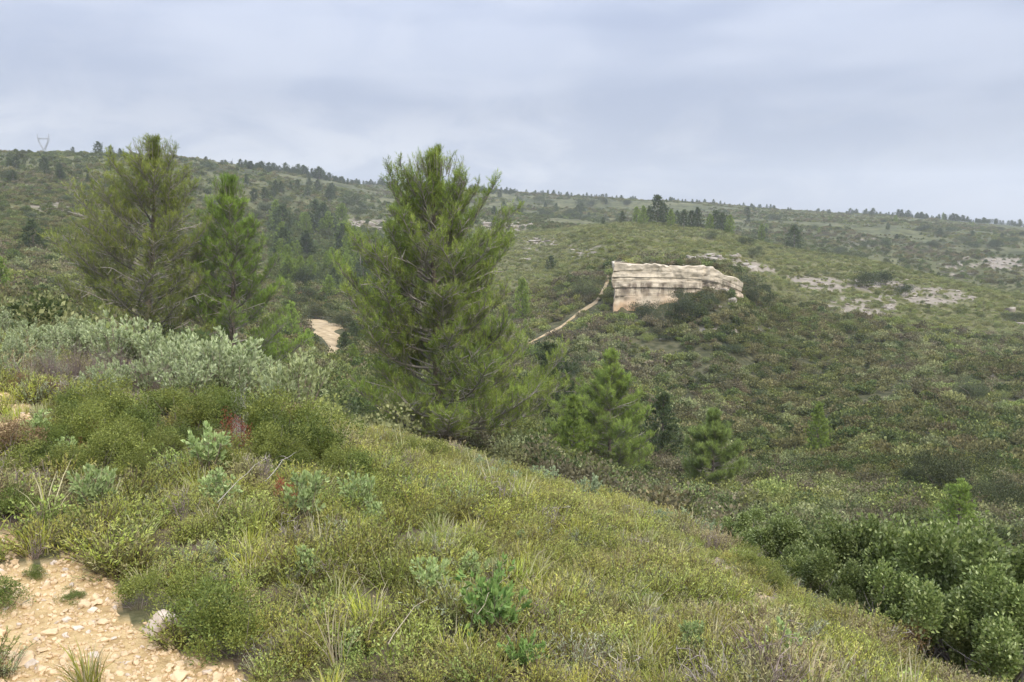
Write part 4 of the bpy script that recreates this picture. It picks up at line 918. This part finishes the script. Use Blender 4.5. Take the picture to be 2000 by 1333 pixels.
# ------------------------------------------------------------------ pylons beyond the ridge
mp, t_, o_ = new_mat('galvanised_steel'); bs = N(t_, 'ShaderNodeBsdfPrincipled'); bs.inputs['Base Color'].default_value = (.30, .31, .33, 1); bs.inputs['Metallic'].default_value = .4; bs.inputs['Roughness'].default_value = .6
t_.links.new(mixc(t_, noise(t_, N(t_, 'ShaderNodeNewGeometry').outputs['Position'], .5, 4), (.26, .27, .29), (.36, .37, .39)), bs.inputs['Base Color']); t_.links.new(bs.outputs[0], o_.inputs[0])
def lattice(pairs, th):
    g = Geo()
    for a, b in pairs: g.tube([a, ((np.array(a) + np.array(b)) / 2), b], th, np.array([.3, .3, .3]), 4)
    return g
def beam(a, b, w0, w1, n, th):
    """square lattice beam between two points: four chords and zigzag braces"""
    a, b = np.array(a, float), np.array(b, float); d = unit(b - a); s = unit(np.cross(d, [0, 1, .01])); u = np.cross(s, d); out = []
    C = [[a + (b - a) * t + (s * sx + u * sy) * (w0 + (w1 - w0) * t) / 2 for sx, sy in ((1, 1), (1, -1), (-1, -1), (-1, 1))] for t in np.linspace(0, 1, n + 1)]
    for i in range(n):
        for k in range(4): out += [(C[i][k], C[i + 1][k]), (C[i][k], C[i + 1][(k + 1) % 4])]
    return out
def pylon(px, Y, pytop, label):
    p = on(px, Y); z = ray(1000, pytop)[2] / ray(1000, pytop)[1] * Y; H = 44.
    rt = D.objects.new('pylon', None); COL.objects.link(rt); rt.location = (p[0], p[1], z - H); tag(rt, label, 'pylon', None); rt.rotation_euler = (0, 0, .1)
    mb = {'tower_body': beam((0, 0, -12), (0, 0, 22), 11, 3.2, 8, .32), 'cross_beam': beam((-8.2, 0, 37.5), (8.2, 0, 37.5), 1.5, 1.5, 9, .3)}
    for nm, pr_ in mb.items(): ob(nm, lattice(pr_, .55).mesh(nm, mp), rt)
    for s in (-1, 1):
        ob('arm', lattice(beam((s * 1.2, 0, 22), (s * 6.6, 0, 33), 1.6, 1.5, 5, .3) + beam((s * 6.6, 0, 33), (s * 6.9, 0, 37.5), 1.5, 1.5, 2, .3), .5).mesh('arm', mp), rt)
        ob('horn', lattice(beam((s * 7.4, 0, 37.5), (s * 8.3, 0, H), 1.5, .3, 3, .25), .5).mesh('horn', mp), rt)
    for x in (-6.5, 0, 6.5):
        ob('insulator', lattice([((x, 0, 37), (x, 0, 33.2))], .22).mesh('insulator', mp), rt)
pylon(92, 1200, 262, 'larger, nearer steel lattice pylon standing faint behind the left skyline')
pylon(449, 1560, 310, 'small far steel pylon barely visible behind the skyline between the left pines')

# ------------------------------------------------------------------ foreground: soil, stones
PB = [proto(rock(400 + k, 1, .8, .6, M_STONE, .5, 5, 'pebble', .4)) for k in range(5)] + [proto(rock(410, 1, .8, .6, M_STONE_W, .4, 4, 'pebble', .3))]
XY = sample(1.2, 9.5, 2200, -50, 42); P3 = np.column_stack([XY, height(XY[:, 0], XY[:, 1])]); g_, b_, k_ = masks(P3)
pr_ = np.where(g_ > .9, .9, np.where(g_ > .5, .6, np.where(b_ > .5, .16, .006))) * np.clip(3.2 / np.hypot(XY[:, 0], XY[:, 1]), 0, 1)
m = rng.random(len(XY)) < pr_; XY = XY[m]; print('pebbles', len(XY))
s = .005 + .011 * rng.random(len(XY)) ** 2.2; s *= np.where(rng.random(len(XY)) < .04, 1.9, 1)
pt = np.column_stack([XY, height(XY[:, 0], XY[:, 1]) + .1 * s]); ro = rng.random((len(XY), 3)) * np.array([.8, .8, 6.28])
scatter('pebbles', pt, ro, s, np.where(rng.random(len(XY)) < .93, rng.integers(0, 5, len(XY)), 5), PB, 'loose orange gravel on the bare ground of the path', 'gravel')
STN = [rock(420 + k, 1, .8, .55, M_STONE if k % 2 else M_STONE_W, .45, 10, 'stone', .25) for k in range(6)]
def stone(px, py, w_, label, group=None, me=None, fl=1.):
    p = hit(px, py); sc = w_ / F_PX * np.linalg.norm(p) * .5
    o = D.objects.new('stone', me or random.choice(STN if random.random() < .3 else STN[1::2])); COL.objects.link(o); o.location = p + np.array([0, 0, sc * .25]); o.scale = (sc, sc, sc * fl); o.rotation_euler = (random.gauss(0, .15), random.gauss(0, .15), random.uniform(0, 6.28)); return tag(o, label, 'stone', group)
stone(312, 1230, 58, 'pale block of stone at the edge of the grass, largest on the gravel path', None, rock(431, 1, .8, .72, M_STONE_W, .6, 14, 'stone', .16), 1.1)
for a in [(46,1296,36,'flat pale stone low in the left corner of the gravel path'),(22,1281,22,'small pale stone left of the flat corner stone'),(128,1286,22,'pale stone right of the flat stone in the path corner'),(98,1240,26,'sunken stone in the middle of the gravel path'),
          (192,1180,16,'small white stone near the top of the gravel path'),(350,1325,30,'stone at the bottom edge of the gravel path'),(300,1268,20,'small stone just below the largest pale block')]: stone(*a, fl=.6)
for k in range(46):
    px, py = random.uniform(0, 420), random.uniform(1150, 1330)
    if pip(np.array([px]), np.array([py]), GRAVEL)[0] and py > 1080 + px * .55: stone(px, py, random.uniform(8, 18), 'small tan stone loose on the gravel path', 'small stones loose on the gravel path', None, .7)
for x0, x1, y0, y1, n_, lab, grp in [(0,50,775,830,10,'pale stone of the bare patch at the left edge','stones of the bare patch at the left edge'),(700,792,822,870,14,'pale stone on the lip of the slope below the central pine','stones on the lip below the central pine'),
                                   (880,1040,880,915,6,'pale stone on the grassy lip right of the central pine foot','stones on the grassy lip'),(1330,1620,1095,1240,14,'small stone on the bare strip beside the oak thicket','stones on the bare strip beside the oak thicket'),(520,560,985,1025,6,'small stone in the gap between grass and herbs','stones in the gap between herbs')]:
    for _ in range(n_):
        u_ = random.random(); stone(x0 + (x1 - x0) * u_, y0 + (y1 - y0) * (u_ * .7 + random.random() * .3), random.uniform(5, 12), lab, grp, None, .7)

# ------------------------------------------------------------------ foreground plants
YG = ((.23, .265, .042), (.41, .42, .088)); OL = ((.17, .18, .034), (.32, .31, .070)); STRAW = ((.31, .275, .16), (.48, .43, .27))
HB = [herb(500, 46, .24, .17, .024, .006, 20, YG, (.34, .33, .12)), herb(501, 46, .22, .17, .022, .007, 20, OL, (.24, .25, .09)), herb(502, 40, .20, .15, .024, .006, 20, ((.14, .15, .05), (.24, .25, .09)), (.36, .33, .13)),
      herb(503, 40, .25, .16, .026, .006, 18, ((.20, .17, .08), (.31, .27, .13)), (.42, .37, .19)), herb(504, 36, .2, .15, .018, .010, 20, ((.14, .18, .045), (.25, .30, .08)), (.34, .38, .12)), herb(505, 40, .22, .15, .022, .005, 18, ((.17, .19, .11), (.25, .27, .17)), (.34, .35, .23))]
GT = [grass(520, 85, .20, .08, YG, STRAW, .28, .0030), grass(521, 70, .20, .06, OL, STRAW, .35), grass(522, 80, .17, .10, ((.20, .22, .08), (.30, .31, .12)), STRAW, .55), grass(523, 22, .34, .05, YG, STRAW, .85, .0028)]
TW = [twigs(530, 16, .22, .14), twigs(531, 14, .26, .12, (.25, .20, .17))]
pr_all = [proto(x) for x in HB + GT + TW]
def near(px, py, hpx, meshes, name, label, cat, group=None, sxy=1.):
    p = hit(px, py); h = hpx / F_PX * np.linalg.norm(p)
    return thing(name, meshes, p - np.array([0, 0, .02]), h, label, cat, group, None, sxy)
# silver sub-shrubs on the left bank
SV = [silver(540 + k, 15, 1.0, .52, .085) for k in range(4)]; SV2 = [silver(550 + k, 20, 1.0, .60, .075, ((.27, .31, .12), (.48, .51, .27)), .5) for k in range(2)]
for me in [x for s_ in SV + SV2 for x in s_]: pass
def at_r(px, Y, pytop, meshes, name, label, cat, group=None, sxy=1.):
    p = on(px, Y); H = max(h_top(p, pytop), .15); return thing(name, list(meshes), p - np.array([0, 0, .02]), H, label, cat, group, None, sxy)
CNT = {}
for px, Y, top in [(10,11.2,640),(60,10.8,628),(105,11.0,632),(150,10.6,622),(190,10.8,630),(228,10.4,610),(268,10.6,622),(310,10.4,640),(355,10.2,650),(400,10.0,645),(440,9.9,640),(475,9.8,668),(30,9.4,655),(90,9.3,668),(330,9.2,668),(380,9.0,665),(425,8.9,670),(465,9.0,690),(290,8.8,690),(360,8.4,700),(20,8.4,690),(235,8.6,700),
                     (505,9.6,700),(60,12.5,622),(140,12.5,618),(0,13,600)]:
    row = 'back' if Y > 9.85 else 'front'; CNT[row] = CNT.get(row, []) + [(px, Y, top)]
ORD = 'first second third fourth fifth sixth seventh eighth ninth tenth eleventh twelfth thirteenth fourteenth fifteenth sixteenth'.split()
for row, lst in CNT.items():
  for k, (px, Y, top) in enumerate(sorted(lst)):
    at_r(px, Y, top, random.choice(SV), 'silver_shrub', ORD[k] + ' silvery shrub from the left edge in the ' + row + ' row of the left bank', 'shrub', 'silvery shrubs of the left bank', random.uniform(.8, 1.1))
at_r(205, 7.6, 700, SV[0], 'silver_shrub', 'silvery shrub with a yellow-green shrub at its foot, in front of the left bank', 'shrub', None, .8)
at_r(578, 8.6, 690, SV2[0], 'silver_shrub', 'silvery shrub on bare stems standing alone at the right end of the left bank', 'shrub', None, .85)
at_r(545, 8.4, 712, SV[1], 'silver_shrub', 'lower silvery shrub touching the lone one at the end of the left bank', 'shrub', None, .7)
TWB = [twigs(560, 60, 1, .55, (.27, .22, .20)), twigs(561, 50, 1, .5, (.33, .29, .27))]
TWS = []
for k, (n2, c_) in enumerate([(90, (.23, .185, .165)), (70, (.45, .42, .40))]):
    me = twigs(562 + k, n2, .8, .42, c_); TWS.append(me)
for px, Y, top in [(100,9.0,670),(150,9.2,660),(190,9.0,672),(70,8.9,684),(235,9.2,670),(270,9.0,690),(120,8.5,695),(320,8.7,705)]:
    at_r(px, Y, top, [TWS[0]], 'bare_shrub', 'leafless brown twiggy shrub among the silvery shrubs on the left', 'shrub', 'leafless shrubs of the left bank', .9)
at_r(473, 7.4, 752, [TWS[1]], 'bare_shrub', 'dead white-twigged shrub below the right end of the silvery bank', 'shrub', None, .5)
at_r(468, 6.9, 800, [TWS[1]], 'bare_shrub', 'low dead grey shrub under the white-twigged one', 'shrub', None, .6)
# leafy green shrubs of the left bank
GB = {'o': [bush(600 + k, .5, .9, 4200, .030, ((.10, .125, .026), (.21, .225, .052)), 'leafy_shrub', 15, M_LEAF, 10, .55, lf=(.22, .42), spr=.36) for k in range(3)],
      'd': [bush(610 + k, .5, .9, 4200, .030, ((.065, .09, .020), (.145, .175, .040)), 'leafy_shrub', 15, M_LEAF, 10, .55, lf=(.22, .42), spr=.36) for k in range(2)],
      'y': [bush(620 + k, .5, .9, 3000, .030, ((.14, .165, .032), (.26, .28, .06)), 'leafy_shrub', 13, M_LEAF, 10, .55, lf=(.22, .42), spr=.36) for k in range(1)],
      'b': [bush(630 + k, .5, .9, 3000, .030, ((.15, .10, .05), (.22, .15, .075)), 'leafy_shrub', 13, M_LEAF, 14, .5, lf=(.22, .42), spr=.36) for k in range(1)],
      'r': [bush(640 + k, .5, .9, 700, .045, ((.17, .04, .028), (.30, .085, .05)), 'red_shrub', 5, M_LEAF, 12, .5) for k in range(1)]}
def leafy(px, Y, top, kind, label, group=None, sxy=1.1): return at_r(px, Y, top, [random.choice(GB[kind])], 'red_leaved_shrub' if kind == 'r' else 'leafy_shrub', label, 'shrub', group, sxy)
for a in [(40,8.0,712,'b','brown-tinged shrub at the left edge above the pale bare patch'),(100,7.6,724,'b','second brown-tinged shrub, right of the one at the left edge'),(140,7.2,738,'d','dark green shrub below the leafless twigs on the left'),
          (228,7.2,708,'y','bright yellow-green shrub top in front of the silvery bank'),(250,6.8,735,'o','olive shrub under the bright yellow-green one'),(300,7.4,745,'d','dark shrub right of the olive one in the middle of the left bank'),
          (180,6.9,770,'d','dark shrub behind the red leaves on the left'),(380,7.0,745,'o','olive shrub below the silvery leaves in mid bank'),(420,7.2,735,'d','shrub left of the dead white-twigged shrub'),
          (520,7.4,728,'o','tall olive shrub right of the dead white-twigged shrub'),(590,7.6,742,'o','olive shrub below the lone silvery shrub'),(560,6.8,770,'d','dark green heart of the shrubs at the right end of the bank'),
          (620,7.0,775,'d','rounded dark shrub at the right end of the bank'),(520,6.4,808,'o','low olive shrub in front of the dark ones at the bank end'),(690,6.6,850,'d','low rounded green shrub right of and below the bank'),
          (650,6.5,845,'o','low olive shrub touching the rounded one below the bank'),(270,6.2,800,'o','yellowish olive mound in front of the red leaves'),(310,6.0,815,'o','olive mound right of the yellowish one'),
          (110,6.0,815,'o','wide olive shrub right of the pale bare patch'),(40,5.6,860,'o','olive shrub below the pale bare patch at the left edge'),(100,5.4,880,'y','yellowish shrub below the bare patch'),
          
          
          (430,6.4,820,'b','brownish shrub under the orange leaves in mid bank')]: leafy(*a)
FILL = [(0,850),(60,860),(140,838),(260,820),(420,815),(600,840),(730,880),(745,925),(640,960),(470,950),(300,955),(140,960),(0,985)]
nf = 0
while nf < 58:
    px, py = random.uniform(0, 750), random.uniform(800, 985)
    if not pip(np.array([px]), np.array([py]), FILL)[0]: continue
    nf += 1; kd = random.choice('oooodddbdyo'); near(px, py, random.uniform(50, 100) * (.8 if px > 600 else 1), [random.choice(GB[kd])], 'leafy_shrub', {'o': 'small olive', 'd': 'small dark green', 'b': 'small brownish', 'y': 'small yellow-green'}[kd] + ' shrub in the mixed undergrowth below the silvery bank', 'shrub', 'mixed small shrubs below the silvery bank', random.uniform(.9, 1.4))
for px, py, hpx, kd, l, sw in [(30,1020,85,'d','dark green shrub at the left edge above the path',1.1),(425,1268,165,'d','wide dark green mound right of the largest pale block on the path',1.15),(365,1195,120,'o','olive mound behind the largest pale block on the path',1.1),
        (455,1285,150,'o','olive mound on the right of the wide dark one',1.),(275,1190,95,'o','olive mound at the grass edge, left of the mound behind the pale block',1.1),(8,1185,70,'d','dark green bush at the left edge of the gravel path',1.5),(72,1130,38,'d','small green tuft in the gravel near the left edge',1.2),(135,1172,26,'d','low green tuft in the middle of the gravel path',2.2)]:
    near(px, py, hpx, [random.choice(GB[kd])], 'leafy_shrub', l, 'shrub', None, sw)
for px, Y, top, l in [(178,6.3,795,'dark red leafy stems, largest red patch on the left bank'),(205,5.9,840,'red leaves low beside the largest red patch'),(168,5.8,848,'deep red leaves below the largest red patch'),(455,6.6,788,'orange-red leaves beside the dead white-twigged shrub'),
                      (548,5.2,915,'small red sprig in the grass below the bank'),(965,3.7,1140,'red sprig behind the bright green plant in the lower middle'),(576,5.1,945,'red leaves beside the pale herb in the gap'),(232,5.9,850,'orange-red leaves right of the low red leaves')]:
    leafy(px, Y, top, 'r', l, None, .55)
# single pale green herbs in the grass
SH = [silver(570 + k, 9, 1.0, .38, .125, ((.24, .32, .11), (.43, .50, .22)), .12) for k in range(3)]; SH2 = [silver(575, 11, 1.0, .45, .13, ((.15, .26, .06), (.27, .38, .11)), .1)]
for px, py, hpx, v, l in [(190,1010,85,0,'bushy bright sage-green herb above the gravel path on the left'),(408,935,90,0,'tall slender pale herb right of the red leaves'),(425,1000,70,1,'pale herb just below the tall slender one'),
        (595,1035,95,2,'pale green herb with several stems in the middle of the grass, above the dry gap'),(702,1010,80,0,'pale herb right of the several-stemmed one'),(730,1035,55,1,'smaller pale herb next to the right of that herb'),
        (600,1135,60,1,'dull green herb low in the grass left of centre'),(845,1180,85,0,'silvery rosette herb in the middle of the lower grass'),(925,1150,60,2,'small pale herb right of the silvery rosette'),
        (965,1260,125,3,'largest bright green herb in the lower middle'),(1022,1320,70,3,'bright green herb at the bottom edge, lower right of the largest'),(682,1290,50,1,'pale herb at the bottom left of centre'),
        (1348,1285,60,2,'slender pale herb in the lower right grass'),(1525,1305,75,0,'slender pale herb in the lower right, beyond the first'),(1860,1285,55,1,'pale herb at the foot of the oak thicket'),(1905,1310,40,2,'small pale herb right of the one at the thicket foot'),
        (75,870,50,1,'small pale herb by the bare patch at the left edge'),(1020,1065,30,1,'tiny pale herb in the middle of the bank'),(130,900,40,0,'tiny pale herb left of the red leaves'),(1350,1010,45,2,'pale herb on the lip above the ravine')]:
    near(px, py, hpx * 1.2, list(SH2[0] if v == 3 else SH[v]), 'sage_herb', l, 'plant', None, .9)
# pale flowering herbs along the lip
SL = [silver(580 + k, 12, 1.0, .5, .11, ((.24, .30, .16), (.42, .48, .28)), .55) for k in range(2)]
for k in range(30):
    u_ = random.random(); px = np.interp(u_, [0, .3, .6, 1], [930, 1110, 1200, 1420]); py = np.interp(u_, [0, .3, .6, 1], [925, 948, 985, 1065]) + random.uniform(-2, 20)
    near(px, py, random.uniform(30, 60), list(random.choice(SL)), 'sage_herb', 'pale sage herb in the band along the lip of the ravine', 'plant', 'pale herbs along the lip of the ravine', .9)
for k in range(16):
    px = random.uniform(1400, 1520); near(px, 1050 + (px - 1400) * .75 + random.uniform(-5, 25), random.uniform(35, 60), [random.choice(GB['o'])], 'leafy_shrub', 'grey-green herb left of the oak thicket', 'shrub', 'herbs left of the oak thicket', 1.2)
for px, py, hh in [(px_, py_ + 22, h_) for px_, py_, h_ in [(800,870,55),(835,880,60),(870,885,52),(770,858,45),(905,893,45),(1110,915,70),(1060,900,60),(990,895,55)]]:
    near(px, py, hh, [random.choice(GB['o'])], 'leafy_shrub', 'soft green shrub along the lip in front of the ravine pines', 'shrub', 'soft shrubs along the lip', 1.2)
# oak thicket, lower right
LV, LF = leaf_shape(.62, .10)
OK_ = [bush(650 + k, .33, 1.0, 15000, .024, ((.08, .115, .027), (.205, .245, .075)), 'leaves', 16, M_LEAF, 0, 1, (LV, LF), (.29, .32, .15), (.16, .34), .38) for k in range(4)]
OKB = [bush(660, .36, .8, 2000, .030, ((.13, .09, .04), (.24, .16, .07)), 'leaves', 8, M_LEAF, 0, 1, (LV, LF))]
def oak_stems(seed):
    g = Geo(); r2 = np.random.default_rng(seed)
    for k in range(8):
        a = r2.random() * 6.28; e = np.array([math.cos(a) * .36 * r2.random() ** .5, math.sin(a) * .36 * r2.random() ** .5, r2.uniform(.35, .62)]); b0 = r2.normal(size=3) * .04; b0[2] = -.03
        mdp = (b0 + e) / 2 + r2.normal(size=3) * .05; g.tube([b0, mdp, e], [.014, .009, .003], np.array([.21, .19, .17]), 5)
        for q in range(5):
            p = mdp + (e - mdp) * r2.random(); d = unit(r2.normal(size=3) + UP * .5); g.tube([p, p + d * .07, p + d * .14 + UP * .02], [.004, .003, .001], np.array([.2, .18, .16]), 3)
    return g.mesh('stems', M_BARK)
OS = [oak_stems(k) for k in range(3)]
for px, Y, top, wd_, l in [(1450,10.8,985,.85,'low oak shrub at the left end of the oak thicket'),(1530,9.9,990,.66,'rounded oak shrub, second from the left in the oak thicket'),(1618,9.3,975,.62,'oak shrub left of the tallest in the oak thicket'),(1712,9.0,948,.52,'tallest oak shrub of the oak thicket'),
        (1792,9.3,970,.55,'oak shrub right of the tallest in the thicket'),(1868,8.6,1000,.55,'broad oak shrub near the right end of the thicket'),(1985,7.6,1005,.62,'oak shrub cut by the right edge of the picture'),(1672,8.0,1068,.6,'lower oak shrub in front of the tallest one'),
        (1590,8.5,1062,.62,'low oak shrub in front on the left of the thicket'),(1765,7.7,1085,.6,'front oak shrub at the middle of the thicket'),(1880,7.2,1098,.62,'front oak shrub at the right of the thicket'),(1975,6.8,1095,.62,'nearest oak shrub in the lower right corner'),(1640,7.8,1128,.5,'small bright oak shrub at the foot of the thicket'),(1935,8.3,1015,.5,'oak shrub behind the one cut by the right edge'),(1560,9.2,1040,.6,'oak shrub in the shade below the rounded one')]:
    at_r(px, Y, top, [OS[random.randrange(3)], random.choice(OK_)], 'oak_shrub', l, 'shrub', None, wd_ / .58)
at_r(1775, 7.1, 1185, [OS[0], OKB[0]], 'oak_shrub', 'brown-leaved shrub low inside the oak thicket', 'shrub', None, 1.0)

KEEP = []
for o in SC.objects:
    if o.get('category') in ('shrub', 'plant', 'stone'):
        r0 = math.hypot(o.location.x, o.location.y)
        if r0 < 16:
            w = o.scale.x * {'shrub': .30, 'plant': .30, 'stone': 1.1}[o['category']]; f = 1 - w * .7 / r0
            KEEP.append((o.location.x * f, o.location.y * f, w * 1.15))
XY = sample(1.9, 18.5, 150, -46, 44)
P3 = np.column_stack([XY, height(XY[:, 0], XY[:, 1])]); g_, b_, k_ = masks(P3); rr_ = np.hypot(XY[:, 0], XY[:, 1])
dn = np.interp(rr_, [2, 5, 9, 14, 18], [.9, .62, .42, .36, .30])
dn = np.where(g_ > .9, .010, np.where(g_ > .5, .05, np.where(b_ > .5, .28, dn))) * (.85 + .35 * vnoise(XY, 1 / .5, 50))
dn = np.where((rr_ < 3.2) & (XY[:, 0] < -.2) & (g_ < .5), dn * 1.0, dn)
for (qx, qy, qr) in KEEP:
    d2 = (XY[:, 0] - qx) ** 2 + (XY[:, 1] - qy) ** 2; dn = np.where(d2 < qr * qr, 0, dn)
m = rng.random(len(XY)) < dn; XY = XY[m]; b_ = b_[m]; P3 = P3[m]; rr_ = rr_[m]; px, py = project(P3)
n_ = len(XY); u = rng.random(n_); f1 = vnoise(XY, 1 / 1.1, 51); f2 = vnoise(XY, 1 / .7, 52)
right = sst(px, 500, 1100)                    # the right part of the bank is drier and yellower
pid = np.where(u < .18 + .22 * right, 0, np.where(u < .34 + .10 * right, 1, np.where(u < .50 + .12 * right, 2, np.where(u < .55, 3, np.where(u < .78, 4, np.where(u < .9, 1, 5))))))
pid = np.where((f1 > .35) & (rng.random(n_) < .45), 3, pid); pid = np.where((f1 < -.35) & (rng.random(n_) < .6) & (px < 1100), 1, pid)
gt = rng.random(n_) < (.26 + .14 * f2 + .1 * (b_ > .5)); pid = np.where(gt, 6 + rng.choice(4, n_, p=[.42, .20, .28, .10]), pid)
pid = np.where((rng.random(n_) < .02 + .04 * (f1 > .3)), 10 + rng.integers(0, 2, n_), pid)
pt, ro, s = lay_out(XY, .65, 1.25, .02, .16); s = s * np.interp(rr_, [2, 4, 12], [.70, .82, .95]) * np.where(b_ > .5, .7, 1) * (1 + .25 * vnoise(XY, 1 / .8, 53))
print('herbs', n_)
scatter('grass', pt, ro, s, pid, pr_all, 'yellow-green grass and low herbs covering the near bank', 'grass')

# dry stalks lying and leaning across the grass
def stalk(x0, y0, x1, y1, lift0, lift1, rad, label, group=None, col=(.50, .43, .30)):
    a = hit(x0, y0) + np.array([0, 0, lift0]); b = hit(x1, y1) + np.array([0, 0, lift1]); g = Geo(); t = np.linspace(0, 1, 7)
    ln = (b - a) * t[:, None] + np.array([0, 0, 1]) * (.03 * np.sin(pi * t))[:, None] + rng.normal(size=(7, 3)) * .004
    g.tube(ln, np.linspace(rad, rad * .5, 7) * .6, np.array(col) * .75, 5); o = ob('dry_stalk', g.mesh('dry_stalk', M_BARK)); o.location = a; return tag(o, label, 'stalk', group)
stalk(760,1333,835,1270,.16,.24,.0042,'thick dry stalk leaning across the grass at the bottom centre')
stalk(930,1285,1000,1235,.2,.3,.0030,'thin dry stalk crossing in front of the largest bright green herb')
stalk(430,1030,530,955,.15,.25,.0040,'long bleached dry twig in the grass left of the pale herbs', None, (.55,.50,.42))
stalk(520,975,585,925,.12,.2,.0045,'bleached twig above the dry gap', None, (.60,.55,.47))
for k in range(34):
    px, py = random.uniform(560, 1750), random.uniform(1120, 1320)
    if px > 1200 and py < 1120 + (px - 1200) * .35: continue
    dx, dy = random.uniform(25, 70) * random.choice((-1, 1)), random.uniform(-35, 12); stalk(px, py, px + dx, min(py + dy, 1330), .08, .26, .0016, 'thin dry grass stalk standing above the lower grass', 'dry stalks above the lower grass')

# ------------------------------------------------------------------ air
hz = new_mat('haze_air'); m_, t_, o_ = hz; pv = N(t_, 'ShaderNodeVolumePrincipled'); pv.inputs['Color'].default_value = (.93, .96, 1, 1); pv.inputs['Density'].default_value = .00030; pv.inputs['Anisotropy'].default_value = .1
t_.links.new(pv.outputs[0], o_.inputs['Volume'])
zmin = float(GZ.min()) - 1.5; zmax = max(float(GZ.max()) + 3, 185.); S = 2420.
V = np.array([(x, y, z) for z in (zmin, zmax) for y in (-S, S) for x in (-S, S)]); Fq = np.array([(0, 2, 3, 1), (4, 5, 7, 6), (0, 1, 5, 4), (2, 6, 7, 3), (0, 4, 6, 2), (1, 3, 7, 5)])
tag(ob('haze', mk('haze', V, Fq, m_)), None, None, None, 'stuff')
print('terrain z', zmin, zmax, 'objects', len(SC.objects), 'tris', sum(len(o.data.polygons) for o in SC.objects if o.type == 'MESH'), 'unique', sum(len(m.polygons) for m in D.meshes))
